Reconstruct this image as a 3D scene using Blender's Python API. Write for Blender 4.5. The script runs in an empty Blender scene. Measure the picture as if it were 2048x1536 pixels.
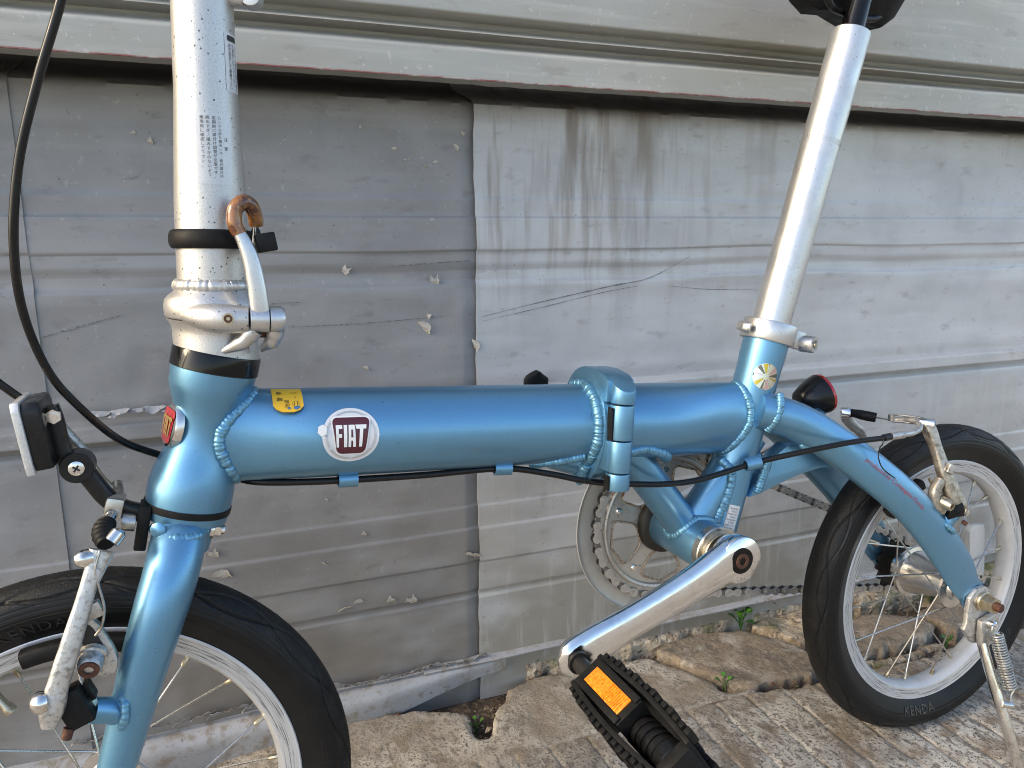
import bpy, bmesh, math, random
from mathutils import Vector, Matrix, noise as mnoise
R = math.radians
rnd = random.Random(7)
S = bpy.context.scene
COL = S.collection

# ------------------------------------------------------------------ camera
PITCH, YAW = R(12.0), R(69.0)
fw = Vector((math.cos(YAW)*math.cos(PITCH), math.sin(YAW)*math.cos(PITCH), -math.sin(PITCH)))
rt = Vector((math.sin(YAW), -math.cos(YAW), 0))
up = rt.cross(fw)
cam = bpy.data.cameras.new('camera')
cam.sensor_width = 36.0
cam.lens = 26.72
cam.clip_start, cam.clip_end = 0.02, 3000
camo = bpy.data.objects.new('camera', cam)
COL.objects.link(camo)
camo.matrix_world = Matrix(((rt.x, up.x, -fw.x, 0), (rt.y, up.y, -fw.y, 0), (rt.z, up.z, -fw.z, 0.55), (0, 0, 0, 1)))
S.camera = camo
S.render.resolution_x, S.render.resolution_y = 1024, 768

# ------------------------------------------------------------------ sky, sun, exposure
SUN_EL, SUN_AZ = R(30), R(184)            # azimuth measured from +X, anticlockwise; the low sun stands along the lane
sdir = Vector((math.cos(SUN_EL)*math.cos(SUN_AZ), math.cos(SUN_EL)*math.sin(SUN_AZ), math.sin(SUN_EL)))
W = bpy.data.worlds.new('World')
S.world = W
W.use_nodes = True
wn = W.node_tree
bg = wn.nodes['Background']
sky = wn.nodes.new('ShaderNodeTexSky')
sky.sky_type = 'NISHITA'
sky.sun_disc = False
sky.sun_elevation = SUN_EL
sky.sun_rotation = R(90) - SUN_AZ
sky.air_density, sky.dust_density, sky.ozone_density = 1.0, 2.0, 0.8
wn.links.new(sky.outputs[0], bg.inputs[0])
bg.inputs[1].default_value = 0.15
sun = bpy.data.lights.new('sun', 'SUN')
sun.energy = 1.25
sun.angle = R(20)
sun.color = (1.0, 0.80, 0.50)
suno = bpy.data.objects.new('sun', sun)
COL.objects.link(suno)
suno.rotation_euler = (-sdir).to_track_quat('-Z', 'Y').to_euler()
S.view_settings.view_transform = 'Standard'
S.view_settings.look = 'None'
S.view_settings.gamma = 1.0
S.view_settings.exposure = 1.36
S.view_settings.use_curve_mapping = False
S.cycles.use_denoising = True
S.cycles.pixel_filter_type = 'BLACKMAN_HARRIS'
S.cycles.filter_width = 1.0
S.cycles.max_bounces = 6
S.cycles.diffuse_bounces = 2
S.cycles.glossy_bounces = 4
S.cycles.transmission_bounces = 2
S.cycles.caustics_reflective = S.cycles.caustics_refractive = False
S.cycles.use_adaptive_sampling = True
S.cycles.adaptive_threshold = 0.02

# ------------------------------------------------------------------ materials
def M(name, col, metal=0.0, rough=0.5, mott=None, specks=None, bump=None, coat=0.0, coat_rough=0.06,
      rvar=None, stretch=(1, 1, 1), spec=0.5, trans=0.0, cracks=None):
    m = bpy.data.materials.new(name)
    m.use_nodes = True
    nt = m.node_tree
    n, l = nt.nodes, nt.links
    b = n['Principled BSDF']
    b.inputs['Base Color'].default_value = (*col, 1)
    b.inputs['Metallic'].default_value = metal
    b.inputs['Roughness'].default_value = rough
    b.inputs['Coat Weight'].default_value = coat
    b.inputs['Coat Roughness'].default_value = coat_rough
    b.inputs['Specular IOR Level'].default_value = spec
    if trans: b.inputs['Transmission Weight'].default_value = trans
    tc = n.new('ShaderNodeTexCoord')
    mp = n.new('ShaderNodeMapping')
    mp.inputs['Scale'].default_value = stretch
    l.new(tc.outputs['Object'], mp.inputs['Vector'])
    vec = mp.outputs['Vector']
    cur = None
    def noise(scale, detail=3, rg=0.6, st=None):
        t = n.new('ShaderNodeTexNoise')
        t.inputs['Scale'].default_value = scale
        t.inputs['Detail'].default_value = detail
        t.inputs['Roughness'].default_value = rg
        v = vec
        if st:
            q = n.new('ShaderNodeMapping')
            q.inputs['Scale'].default_value = st
            l.new(tc.outputs['Object'], q.inputs['Vector'])
            v = q.outputs['Vector']
        l.new(v, t.inputs['Vector'])
        return t.outputs['Fac']
    def axis(i):
        x = n.new('ShaderNodeSeparateXYZ')
        l.new(tc.outputs['Object'], x.inputs[0])
        return x.outputs[i]
    def mul(a, c):
        x = n.new('ShaderNodeMath'); x.operation = 'MULTIPLY'
        l.new(a, x.inputs[0])
        if isinstance(c, (int, float)): x.inputs[1].default_value = c
        else: l.new(c, x.inputs[1])
        return x.outputs[0]
    def ramp(src, a, c):
        r = n.new('ShaderNodeMapRange')
        r.inputs['From Min'].default_value = a
        r.inputs['From Max'].default_value = c
        l.new(src, r.inputs['Value'])
        return r.outputs['Result']
    def mix(fac, A, B):
        x = n.new('ShaderNodeMix')
        x.data_type = 'RGBA'
        l.new(fac, x.inputs['Factor'])
        for s, val in ((x.inputs[6], A), (x.inputs[7], B)):
            if isinstance(val, tuple): s.default_value = (*val, 1)
            else: l.new(val, s)
        return x.outputs[2]
    cur = col
    for mm in (mott or []):           # (scale, lo, hi, colour, stretch, (axis, lo, hi), strength)
        fac = ramp(noise(mm[0], st=mm[4] if len(mm) > 4 else None), mm[1], mm[2])
        for mk in ((mm[5] if isinstance(mm[5], list) else [mm[5]]) if len(mm) > 5 and mm[5] else []): fac = mul(fac, ramp(axis(mk[0]), mk[1], mk[2]))
        if len(mm) > 6: fac = mul(fac, mm[6])
        cur = mix(fac, cur, mm[3])
    for ck in (cracks or []):         # (scale, width, colour, mask scale, lo, hi, stretch): thin irregular cracks
        v = n.new('ShaderNodeTexVoronoi')
        v.feature = 'DISTANCE_TO_EDGE'
        v.inputs['Scale'].default_value = ck[0]
        q = n.new('ShaderNodeMapping')
        q.inputs['Scale'].default_value = ck[6] if len(ck) > 6 else (1, 1, 1)
        d = n.new('ShaderNodeTexNoise'); d.inputs['Scale'].default_value = ck[0]*1.7; d.inputs['Detail'].default_value = 2
        l.new(tc.outputs['Object'], d.inputs['Vector'])
        dm = n.new('ShaderNodeVectorMath'); dm.operation = 'SCALE'; dm.inputs['Scale'].default_value = 0.9/ck[0]
        l.new(d.outputs['Color'], dm.inputs[0])
        ad = n.new('ShaderNodeVectorMath'); ad.operation = 'ADD'
        l.new(tc.outputs['Object'], ad.inputs[0]); l.new(dm.outputs[0], ad.inputs[1])
        l.new(ad.outputs[0], q.inputs['Vector']); l.new(q.outputs['Vector'], v.inputs['Vector'])
        r = n.new('ShaderNodeMapRange')
        r.inputs['From Min'].default_value = 0; r.inputs['From Max'].default_value = ck[1]
        r.inputs['To Min'].default_value = 1; r.inputs['To Max'].default_value = 0
        l.new(v.outputs['Distance'], r.inputs['Value'])
        cur = mix(mul(r.outputs['Result'], ramp(noise(ck[3]), ck[4], ck[5])), cur, ck[2])
    for sp in (specks or []):         # (scale, size, colour): scattered dots
        v = n.new('ShaderNodeTexVoronoi')
        v.inputs['Scale'].default_value = sp[0]
        l.new(vec, v.inputs['Vector'])
        k = n.new('ShaderNodeMath'); k.operation = 'LESS_THAN'
        k.inputs[1].default_value = sp[1]
        l.new(v.outputs['Distance'], k.inputs[0])
        cur = mix(k.outputs[0], cur, sp[2])
    if not isinstance(cur, tuple):
        l.new(cur, b.inputs['Base Color'])
    if rvar:                          # (scale, lo rough, hi rough)
        r = n.new('ShaderNodeMapRange')
        r.inputs['From Min'].default_value = 0.3
        r.inputs['From Max'].default_value = 0.7
        r.inputs['To Min'].default_value = rvar[1]
        r.inputs['To Max'].default_value = rvar[2]
        l.new(noise(rvar[0], 1), r.inputs['Value'])
        l.new(r.outputs['Result'], b.inputs['Roughness'])
    if bump:                          # list of (scale, strength, distance)
        prev = None
        for (sc, st, di) in bump:
            bp = n.new('ShaderNodeBump')
            bp.inputs['Strength'].default_value = st
            bp.inputs['Distance'].default_value = di
            l.new(noise(sc, 2), bp.inputs['Height'])
            if prev: l.new(prev, bp.inputs['Normal'])
            prev = bp.outputs['Normal']
        l.new(prev, b.inputs['Normal'])
    return m

BLUE = M('blue_metallic_paint', (0.122, 0.305, 0.475), 0.80, 0.38, mott=[(1500, .3, .9, (0.18, 0.385, 0.585)), (6, .40, .75, (.14, .325, .50)), (90, .66, .78, (.19, .36, .47), None, None, .5), (260, .68, .76, (.05, .13, .18), None, None, .7)],
         specks=[(190, .045, (0.03, 0.08, 0.11))], coat=0.40, coat_rough=0.12, bump=[(1800, .06, .0004)])
WELD = M('blue_weld', (0.125, 0.31, 0.455), 0.6, 0.38, mott=[(300, .4, .8, (0.17, 0.375, 0.51)), (90, .55, .7, (.075, .19, .27))], coat=0.3, coat_rough=.15, bump=[(500, .1, .0005)])
POST = M('sparkle_silver_paint', (0.56, 0.55, 0.53), 0.8, 0.42, mott=[(1300, .5, .8, (0.34, 0.33, 0.32))],
         specks=[(210, .13, (0.12, 0.12, 0.115)), (330, .09, (.22, .22, .21))], bump=[(1600, .35, .0004)], coat=.15)
SATIN = M('satin_aluminium', (0.60, 0.595, 0.59), 0.9, 0.36, mott=[(60, .5, .75, (0.52, 0.515, 0.51)), (420, .55, .75, (.5, .5, .49))], specks=[(200, .10, (0.28, 0.28, 0.27))],
          rvar=(40, .32, .44), bump=[(900, .08, .0003)])
POL = M('polished_aluminium', (0.80, 0.80, 0.79), 1.0, 0.13, mott=[(90, .55, .8, (.68, .68, .67))], specks=[(110, .035, (.25, .24, .23))], rvar=(55, .07, .24), bump=[(240, .04, .0005)])
CAST = M('cast_aluminium', (0.55, 0.545, 0.53), 0.85, 0.42, mott=[(260, .5, .7, (0.26, 0.25, 0.235)), (35, .5, .8, (.42, .40, .37))], bump=[(420, .5, .0006)], rvar=(120, .3, .6))
CASTD = M('dirty_cast_aluminium', (0.46, 0.42, 0.36), 0.8, 0.45, mott=[(200, .45, .7, (0.22, 0.18, 0.13)), (40, .5, .8, (.36, .30, .22))], bump=[(420, .5, .0006)], rvar=(120, .3, .6))
WELDS = M('silver_weld', (0.66, 0.65, 0.62), 0.7, 0.35, mott=[(300, .4, .8, (0.5, 0.49, 0.47))], bump=[(500, .2, .0005)])
CHROME = M('chrome', (0.74, 0.72, 0.68), 1.0, 0.12, mott=[(150, .55, .75, (.5, .46, .4))], rvar=(90, .08, .28))
STEEL = M('bright_steel', (0.55, 0.54, 0.51), 1.0, 0.28, mott=[(180, .5, .75, (.34, .31, .27))], rvar=(100, .2, .42))
ZINC = M('yellow_zinc', (0.50, 0.44, 0.33), 0.9, 0.3, mott=[(220, .5, .75, (.33, .27, .17))], bump=[(500, .2, .0004)])
RUST = M('rust', (0.065, 0.028, 0.017), 0.2, 0.7, mott=[(500, .45, .7, (0.13, 0.052, 0.028))], bump=[(900, .6, .0008)])
BLACKP = M('black_plastic', (0.007, 0.007, 0.0075), 0.0, 0.30, spec=.35, mott=[(160, .5, .8, (0.012, 0.012, 0.0125))], bump=[(700, .08, .0003)], rvar=(70, .22, .45))
BLACKM = M('black_matte_plastic', (0.008, 0.008, 0.008), 0.0, 0.5, spec=.2, mott=[(160, .5, .8, (0.016, 0.0155, 0.015))], bump=[(500, .2, .0004)], rvar=(60, .4, .65))
GLOSSB = M('gloss_black', (0.004, 0.004, 0.0045), 0.0, 0.12, spec=.3)
CABLE = M('black_cable_housing', (0.006, 0.006, 0.0065), 0.0, 0.26, spec=.35, rvar=(80, .2, .38), bump=[(300, .05, .0003)])
TREAD = M('tyre_tread_rubber', (0.008, 0.008, 0.008), 0.0, 0.52, spec=.26, mott=[(60, .5, .8, (.020, .0195, .018)), (700, .60, .75, (.05, .047, .042))], bump=[(900, .45, .0006)], specks=[(210, .05, (.10, .095, .085))])
SIDE = M('tyre_sidewall_rubber', (0.0055, 0.0055, 0.006), 0.0, 0.40, spec=.28, mott=[(45, .5, .8, (.011, .011, .0108)), (420, .64, .80, (.03, .028, .025))], bump=[(1400, .15, .0004)])
DUST = M('dusty_rubber', (0.12, 0.105, 0.08), 0.0, 0.8, mott=[(700, .4, .6, (.03, .03, .028))])
AMBER = M('amber_reflector', (0.70, 0.19, 0.004), 0.0, 0.15, mott=[(420, .42, .62, (.85, .30, .012)), (260, .6, .72, (.38, .075, .0))], bump=[(700, .5, .0015)], coat=.8)
CLEAR = M('clear_reflector', (0.66, 0.66, 0.64), 0.25, 0.18, mott=[(700, .45, .7, (.55, .55, .54))], bump=[(1100, .3, .0008)], coat=.6)
RED = M('red_reflector', (0.40, 0.012, 0.012), 0.0, 0.15, coat=.6)
SKIN = M('aged_vinyl_grip', (0.27, 0.105, 0.02), 0.0, 0.20, mott=[(110, .42, .62, (.075, .022, .008)), (260, .58, .72, (.40, .20, .055))], coat=.7, bump=[(260, .2, .0006)])
RIMM = M('painted_rim', (0.60, 0.605, 0.61), 0.25, 0.36, mott=[(70, .5, .8, (.52, .52, .52))], bump=[(500, .06, .0003)])
CHAINM = M('chain_steel', (0.52, 0.505, 0.48), 0.75, 0.36, mott=[(120, .5, .75, (.42, .40, .37))])
CHAINI = M('chain_inner_plate', (0.20, 0.19, 0.175), 0.75, 0.42, mott=[(120, .5, .75, (.13, .12, .105))])
HUBM = M('hub_alloy', (0.70, 0.69, 0.67), 1.0, 0.22, mott=[(60, .5, .75, (.6, .59, .57))])
CHAIND = M('oily_steel', (0.045, 0.042, 0.038), 0.7, 0.45)
RINGM = M('stamped_chainring', (0.50, 0.48, 0.445), 0.65, 0.45, mott=[(45, .45, .75, (.41, .38, .335)), (300, .6, .72, (.22, .15, .09))], bump=[(300, .12, .0004)])
RINGLIP = M('chainring_lip', (0.42, 0.36, 0.28), 0.5, 0.5, mott=[(500, .48, .62, (.20, .11, .05))])
GUARD = M('chain_guard', (0.50, 0.48, 0.435), 0.5, 0.5, mott=[(35, .45, .75, (.42, .395, .35))])
STKW = M('white_sticker', (0.66, 0.67, 0.68), 0.0, 0.28, mott=[(500, .5, .8, (.58, .59, .60))])
STKS = M('silver_label', (0.56, 0.555, 0.545), 0.55, 0.42, mott=[(700, .5, .8, (.48, .475, .465))])
STKY = M('yellow_sticker', (0.83, 0.48, 0.03), 0.0, 0.35)
MAROON = M('maroon_print', (0.075, 0.012, 0.02), 0.0, 0.3, mott=[(700, .5, .7, (.10, .02, .028))])
INK = M('black_ink', (0.02, 0.02, 0.02), 0.0, 0.5)
INKG = M('grey_ink', (0.09, 0.09, 0.09), 0.0, 0.5)
INKR = M('red_script_ink', (0.38, 0.085, 0.13), 0.0, 0.45)
LETW = M('raised_white_print', (0.74, 0.74, 0.73), 0.0, 0.3)
BADGER = M('red_enamel', (0.45, 0.008, 0.01), 0.0, 0.15, coat=.7)
GOLD = M('gold_letter', (0.62, 0.40, 0.12), 0.6, 0.3)
HOLO = [M('foil_pale', (0.62, 0.62, 0.52), 0.8, 0.22), M('foil_gold', (0.55, 0.38, 0.05), 0.8, 0.22), M('foil_dark', (0.16, 0.15, 0.12), 0.8, 0.25), M('foil_rose', (0.62, 0.42, 0.42), 0.8, 0.22)]

# ------------------------------------------------------------------ mesh builder
def smooth01(a, b, x):
    t = min(1, max(0, (x-a)/(b-a)))
    return t*t*(3-2*t)

def spline(pts, n=8):
    P = [Vector(p) for p in pts]
    out = []
    for i in range(len(P)-1):
        a = P[i-1] if i else P[0]*2-P[1]
        b, c = P[i], P[i+1]
        d = P[i+2] if i+2 < len(P) else P[-1]*2-P[-2]
        for k in range(n):
            t = k/n
            out.append(0.5*((2*b)+(c-a)*t+(2*a-5*b+4*c-d)*t*t+(3*b-a-3*c+d)*t*t*t))
    out.append(P[-1])
    return out

def splinef(vals, n=8):
    return [v.x for v in spline([(v, 0, 0) for v in vals], n)]

class MB:
    def __init__(s): s.v, s.f, s.m = [], [], []
    def add(s, vs, fs, mi=0):
        o = len(s.v)
        s.v += [Vector(x) for x in vs]
        s.f += [tuple(i+o for i in f) for f in fs]
        s.m += [mi]*len(fs)
        return s
    def sweep(s, rings, closed=False, cap=True, mi=0):
        k = len(rings[0])
        vs = [p for r in rings for p in r]
        fs = []
        n = len(rings)
        for i in range(n if closed else n-1):
            j = (i+1) % n
            for a in range(k):
                b = (a+1) % k
                fs.append((i*k+a, i*k+b, j*k+b, j*k+a))
        if cap and not closed:
            fs.append(tuple(range(k-1, -1, -1)))
            fs.append(tuple((n-1)*k+a for a in range(k)))
        return s.add(vs, fs, mi)
    def tube(s, pts, r, seg=14, cap=True, ref=None, rb=None, closed=False, mi=0, sq=None):
        P = [Vector(p) for p in pts]
        n = len(P)
        ra = r if isinstance(r, (list, tuple)) else [r]*n
        rb = ra if rb is None else (rb if isinstance(rb, (list, tuple)) else [rb]*n)
        rings, b1 = [], None
        for i in range(n):
            if closed: t = P[(i+1) % n]-P[i-1]
            else: t = P[min(i+1, n-1)]-P[max(i-1, 0)]
            t.normalize()
            if ref is not None: b1 = Vector(ref)
            elif b1 is None:
                b1 = Vector((0, 0, 1)) if abs(t.z) < .9 else Vector((1, 0, 0))
            b1 = (b1-t*b1.dot(t)).normalized()
            b2 = t.cross(b1)
            ring = []
            for a in range(seg):
                th = 2*math.pi*a/seg
                c, sn = math.cos(th), math.sin(th)
                if sq:
                    c = math.copysign(abs(c)**sq, c); sn = math.copysign(abs(sn)**sq, sn)
                ring.append(P[i]+b1*(c*ra[i])+b2*(sn*rb[i]))
            rings.append(ring)
        return s.sweep(rings, closed, cap, mi)
    def lathe(s, prof, p0, ax, seg=32, cap=True, mi=0, closed=False):
        p0, ax = Vector(p0), Vector(ax).normalized()
        e = Vector((0, -1, 0)) if abs(ax.y) < .9 else Vector((1, 0, 0))
        e1 = (e-ax*e.dot(ax)).normalized()
        e2 = ax.cross(e1)
        rings = [[p0+ax*t+(e1*math.cos(2*math.pi*a/seg)+e2*math.sin(2*math.pi*a/seg))*max(r, 1e-5) for a in range(seg)] for t, r in prof]
        return s.sweep(rings, closed, cap, mi)
    def box(s, c, size, rot=None, mi=0):
        c = Vector(c)
        vs = []
        for dz in (-.5, .5):
            for dy in (-.5, .5):
                for dx in (-.5, .5):
                    d = Vector((dx*size[0], dy*size[1], dz*size[2]))
                    vs.append(c+(rot @ d if rot else d))
        return s.add(vs, [(0, 2, 3, 1), (4, 5, 7, 6), (0, 1, 5, 4), (2, 6, 7, 3), (0, 4, 6, 2), (1, 3, 7, 5)], mi)
    def prism(s, poly, o, ex, ey, d0, d1, mi=0):
        o, ex, ey = Vector(o), Vector(ex).normalized(), Vector(ey).normalized()
        ez = ex.cross(ey)
        n = len(poly)
        vs = [o+ex*a+ey*b+ez*d for d in (d0, d1) for a, b in poly]
        fs = [tuple(range(n-1, -1, -1)), tuple(range(n, 2*n))]
        fs += [(i, (i+1) % n, n+(i+1) % n, n+i) for i in range(n)]
        return s.add(vs, fs, mi)
    def ball(s, c, r, u=14, v=9, sc=(1, 1, 1), mi=0):
        c = Vector(c)
        prof = [(-math.cos(math.pi*i/v), math.sin(math.pi*i/v)) for i in range(v+1)]
        rings = [[c+Vector((math.cos(2*math.pi*a/u)*q*r*sc[0], math.sin(2*math.pi*a/u)*q*r*sc[1], t*r*sc[2])) for a in range(u)] for t, q in prof]
        return s.sweep(rings, cap=True, mi=mi)
    def mesh(s, name, mats, angle=38, bevel=0.0, bseg=2, smooth=True):
        me = bpy.data.meshes.new(name)
        bm = bmesh.new()
        vs = [bm.verts.new(v) for v in s.v]
        for f, mi in zip(s.f, s.m):
            try:
                q = bm.faces.new([vs[i] for i in f]); q.material_index = mi
            except ValueError: pass
        bmesh.ops.remove_doubles(bm, verts=bm.verts, dist=2e-6)
        bmesh.ops.recalc_face_normals(bm, faces=bm.faces)
        if bevel:
            ed = [e for e in bm.edges if len(e.link_faces) == 2 and e.calc_face_angle(0) > R(30)]
            bmesh.ops.bevel(bm, geom=ed, offset=bevel, segments=bseg, profile=.6, affect='EDGES', clamp_overlap=True)
        bm.to_mesh(me); bm.free()
        for m in (mats if isinstance(mats, (list, tuple)) else [mats]): me.materials.append(m)
        if smooth:
            me.polygons.foreach_set('use_smooth', [True]*len(me.polygons))
            me.set_sharp_from_angle(angle=R(angle))
        return me
    def build(s, name, mats, parent=None, **k):
        return link(name, s.mesh(name, mats, **k), parent)

def link(name, me, parent=None, mat=None):
    o = bpy.data.objects.new(name, me)
    COL.objects.link(o)
    if parent: o.parent = parent
    if mat is not None: o.matrix_local = mat
    return o

def tag(o, label=None, cat=None, group=None, kind=None):
    for k, v in (('label', label), ('category', cat), ('group', group), ('kind', kind)):
        if v: o[k] = v
    return o

def cyl(mb, a, b, r, seg=20, mi=0, r2=None):
    return mb.tube([a, b], [r, r2 if r2 is not None else r], seg, mi=mi)

# ================================================================== THE WALL
def dip(x):            # the lane falls a little towards the front wheel
    return -.0145*smooth01(-.09, .08, -x)
WY = 0.790
def steps(z, tab):
    return sum(h*smooth01(a, b, -z) for a, b, h in tab)
# (from -z, to -z, amount the sheet steps out towards the lane going down)
PROF = [(-.579, -.573, .0022), (-.5575, -.5540, .0036), (-.5225, -.5195, -.0034), (-.509, -.499, -.0050), (-.4900, -.4850, .0044),
        (-.2325, -.2290, .0022), (-.2055, -.2020, .0034), (-.1635, -.1600, -.0032), (-.1265, -.1215, -.0036), (-.1190, -.1150, .0030)]
ROWS = sorted(set([round(-.02+.0050*i, 4) for i in range(165)]+[round(-q+d, 5) for a, b, h in PROF for q, d in ((a, .0006), (a, -.0006), ((a+b)/2, 0), (b, .0006), (b, -.0006))]
        +[.3680, .3668, .3650, .3632, .3618, .3600, .3560, .3520, .3490, .3478, .3466, .3454, .3440, .3400, .3380, .3360]))
def bead(z):
    o = .0090*smooth01(-.3672, -.3622, -z)*(1-smooth01(-.3482, -.3450, -z))
    return o+.0012*math.exp(-((z-.380)/.008)**2)-.0050*math.exp(-((z-.3405)/.0035)**2)
def wall_out(x, z, seed, rough):
    wv = .006*mnoise.noise(Vector((x*5, seed, 3.1)))*math.exp(-((z-.50)/.03)**2)
    o = .62*steps(z+wv, PROF)+bead(z)
    o += .0012*mnoise.noise(Vector((x*3.2, z*4, seed)))+.0007*rough*mnoise.noise(Vector((x*15, z*24, seed+5)))+.0004*rough*mnoise.noise(Vector((x*45, z*60, seed+6)))
    o += .0028*rough*mnoise.noise(Vector((x*9, z*40, seed+9)))*math.exp(-((z-.49)/.035)**2)
    o += .0016*rough*mnoise.noise(Vector((x*7, z*16, seed+2)))*math.exp(-((z-.06)/.05)**2)
    return o-.085*smooth01(.668, .702, z)

def sheet(name, mat, parent, x0, x1, z0, z1, yb, out, nx, nz, jag=0, seed=0, back=.0025, jagz=0):
    vs, fs = [], []
    zs = [z0+(z1-z0)*j/nz for j in range(nz+1)] if nz else ROWS
    nz = len(zs)-1
    for j in range(nz+1):
        for i in range(nx+1):
            x, z = x0+(x1-x0)*i/nx, zs[j]
            if jag and i == 0: x += jag*mnoise.noise(Vector((z*60, seed, .3)))+jag*1.4*mnoise.noise(Vector((z*9, seed, .7)))
            if jagz and j == 0: z += jagz*mnoise.noise(Vector((x*70, seed, .9)))
            vs.append((x, yb-out(x, z), z))
    k = nx+1
    for j in range(nz):
        for i in range(nx):
            fs.append((j*k+i, j*k+i+1, (j+1)*k+i+1, (j+1)*k+i))
    rim = [i for i in range(k)]+[j*k+nx for j in range(1, nz+1)]+[nz*k+i for i in range(nx-1, -1, -1)]+[j*k for j in range(nz-1, 0, -1)]
    o = len(vs)
    for r in rim: vs.append((vs[r][0], vs[r][1]+back, vs[r][2]))
    for a in range(len(rim)):
        b = (a+1) % len(rim)
        fs.append((rim[b], rim[a], o+a, o+b))
    me = bpy.data.meshes.new(name)
    me.from_pydata(vs, [], fs)
    me.materials.append(mat)
    me.polygons.foreach_set('use_smooth', [True]*len(me.polygons))
    me.set_sharp_from_angle(angle=R(50))
    return link(name, me, parent)

WALL_L = M('grey_sheet_paint', (0.262, 0.259, 0.257), 0.05, 0.42, mott=[
    (5, .40, .68, (.30, .296, .293)), (16, .45, .75, (.222, .217, .213), (1, 1, .8)), (8, .48, .72, (.33, .326, .322), (.5, 1, 3)),
    (42, .60, .72, (.19, .185, .185), (.6, 1, 1.5), None, .6), (160, .64, .72, (.42, .41, .40), None, None, .6), (6, .36, .58, (.165, .143, .115), (1, 1, 1.6), (2, .34, .0), .9), (320, .66, .74, (.15, .13, .11), None, None, .8)],
    specks=[(46, .035, (.13, .11, .09)), (120, .05, (.42, .40, .37)), (80, .03, (.20, .16, .12))], bump=[(12, .12, .004), (140, .08, .001)], rvar=(7, .34, .55))
WALL_R = M('pale_sheet_paint', (0.475, 0.480, 0.480), 0.12, 0.36, mott=[
    (4, .40, .68, (.53, .536, .540)), (14, .45, .75, (.43, .44, .445)), (8, .48, .72, (.56, .57, .58), (.5, 1, 3)),
    (13, .52, .68, (.235, .20, .165), (3.6, 1, .34), [(2, .40, .63), (0, .66, .44)], .85), (30, .54, .68, (.21, .18, .15), (3.0, 1, .22), [(2, .44, .64), (0, .60, .40)], .6), (7, .54, .70, (.25, .215, .175), (2.2, 1, .6), (2, .52, .66), .7),
    (42, .60, .72, (.29, .28, .265), (.6, 1, 1.5), None, .5), (6, .34, .56, (.25, .225, .175), (1, 1, 1.6), (2, .38, .0), .95), (30, .55, .66, (.52, .52, .51), (3, 1, .25), (2, .50, .36), .35), (320, .66, .74, (.17, .15, .12), None, None, .8)],
    specks=[(46, .03, (.15, .13, .10)), (95, .04, (.22, .19, .15))], bump=[(11, .12, .004), (140, .08, .001)], rvar=(7, .30, .52))
WALL_U = M('greenish_sheet_paint', (0.375, 0.375, 0.34), 0.05, 0.46, mott=[
    (5, .40, .68, (.43, .42, .375)), (12, .45, .72, (.34, .33, .285), (.4, 1, 2)), (30, .52, .66, (.48, .47, .43), (.25, 1, 4), None, .5),
    (70, .60, .70, (.27, .255, .22), (.3, 1, 1), None, .5), (160, .63, .70, (.52, .51, .48), None, None, .7)],
    specks=[(60, .035, (.56, .55, .52)), (38, .025, (.32, .17, .06)), (100, .03, (.17, .15, .12))], bump=[(12, .12, .004), (150, .1, .001)], rvar=(7, .36, .56))
REDEDGE = M('red_primer_edge', (0.23, 0.09, 0.085), 0.0, 0.6, mott=[(40, .45, .6, (.36, .33, .30)), (240, .5, .65, (.30, .13, .12))])
CHIP = M('bare_paint_chip', (0.50, 0.485, 0.455), 0.0, 0.6, mott=[(260, .45, .65, (.42, .37, .29)), (600, .55, .7, (.25, .19, .13))], bump=[(500, .3, .001)])
STRIP = M('grey_base_flashing', (0.40, 0.40, 0.41), 0.1, 0.45, mott=[(18, .42, .7, (.33, .33, .335)), (60, .52, .66, (.27, .235, .19)), (200, .6, .72, (.22, .19, .16))], bump=[(60, .2, .002)])
SCUFF = M('dark_scuff', (0.13, 0.125, 0.12), 0.0, 0.7, mott=[(300, .42, .56, (.27, .268, .272))])

wall = bpy.data.objects.new('metal_wall', None)
COL.objects.link(wall)
tag(wall, 'grey corrugated sheet metal wall with stains and peeling paint behind the bicycle', 'wall')
tag(sheet('sheet_panel', WALL_L, wall, -1.6, -.1545, -.02, .80, WY-.0020, lambda x, z: wall_out(x, z, 1.3, .8), 120, 0, seed=3), 'plain grey sheet beside the rusty vertical seam')
tag(sheet('sheet_panel', WALL_L, wall, -.162, .270, -.02, .80, WY, lambda x, z: wall_out(x, z, 4.7, 1.2)-.0040*smooth01(.244, .262, x), 190, 0, seed=4), 'darker grey sheet with paint chips behind the head tube')
tag(sheet('sheet_panel', WALL_R, wall, .2605, 2.6, -.02, .80, WY-.0016, lambda x, z: wall_out(x, z, 9.1, 1.0), 420, 0, jag=.0012, seed=5, back=.0012), 'paler sheet with brown drip stains behind the seat post')
UY = .716
def upper_out(x, z):
    o = .004*smooth01(-.702, -.694, -z)*(1 if z > .69 else 1)
    g = 0
    for a, b, dp in ((.7365, .7225, .022), (.7205, .708, .019)):
        g += dp*smooth01(-a-.0008, -a+.0010, -z)*(1-smooth01(-b-.009, -b+.002, -z))
    return -g+.0012*mnoise.noise(Vector((x*5, z*9, 2)))+.0005*mnoise.noise(Vector((x*25, z*30, 2)))
tag(sheet('overhanging_panel', WALL_U, wall, -1.7, 2.7,   .6810, 1.02, UY, upper_out, 260, 260, seed=6, back=.030, jagz=.0012), 'greenish grey overlapping top sheet with grooves')
mb = MB()
pts = [(x/50, UY-.0008-upper_out(x/50, .682), .6804+.0005*mnoise.noise(Vector((x/50*40, 1, 1)))) for x in range(-80, 132)]
mb.tube(pts, .0008, 6)
mb.build('red_edge', REDEDGE, wall)
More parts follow.
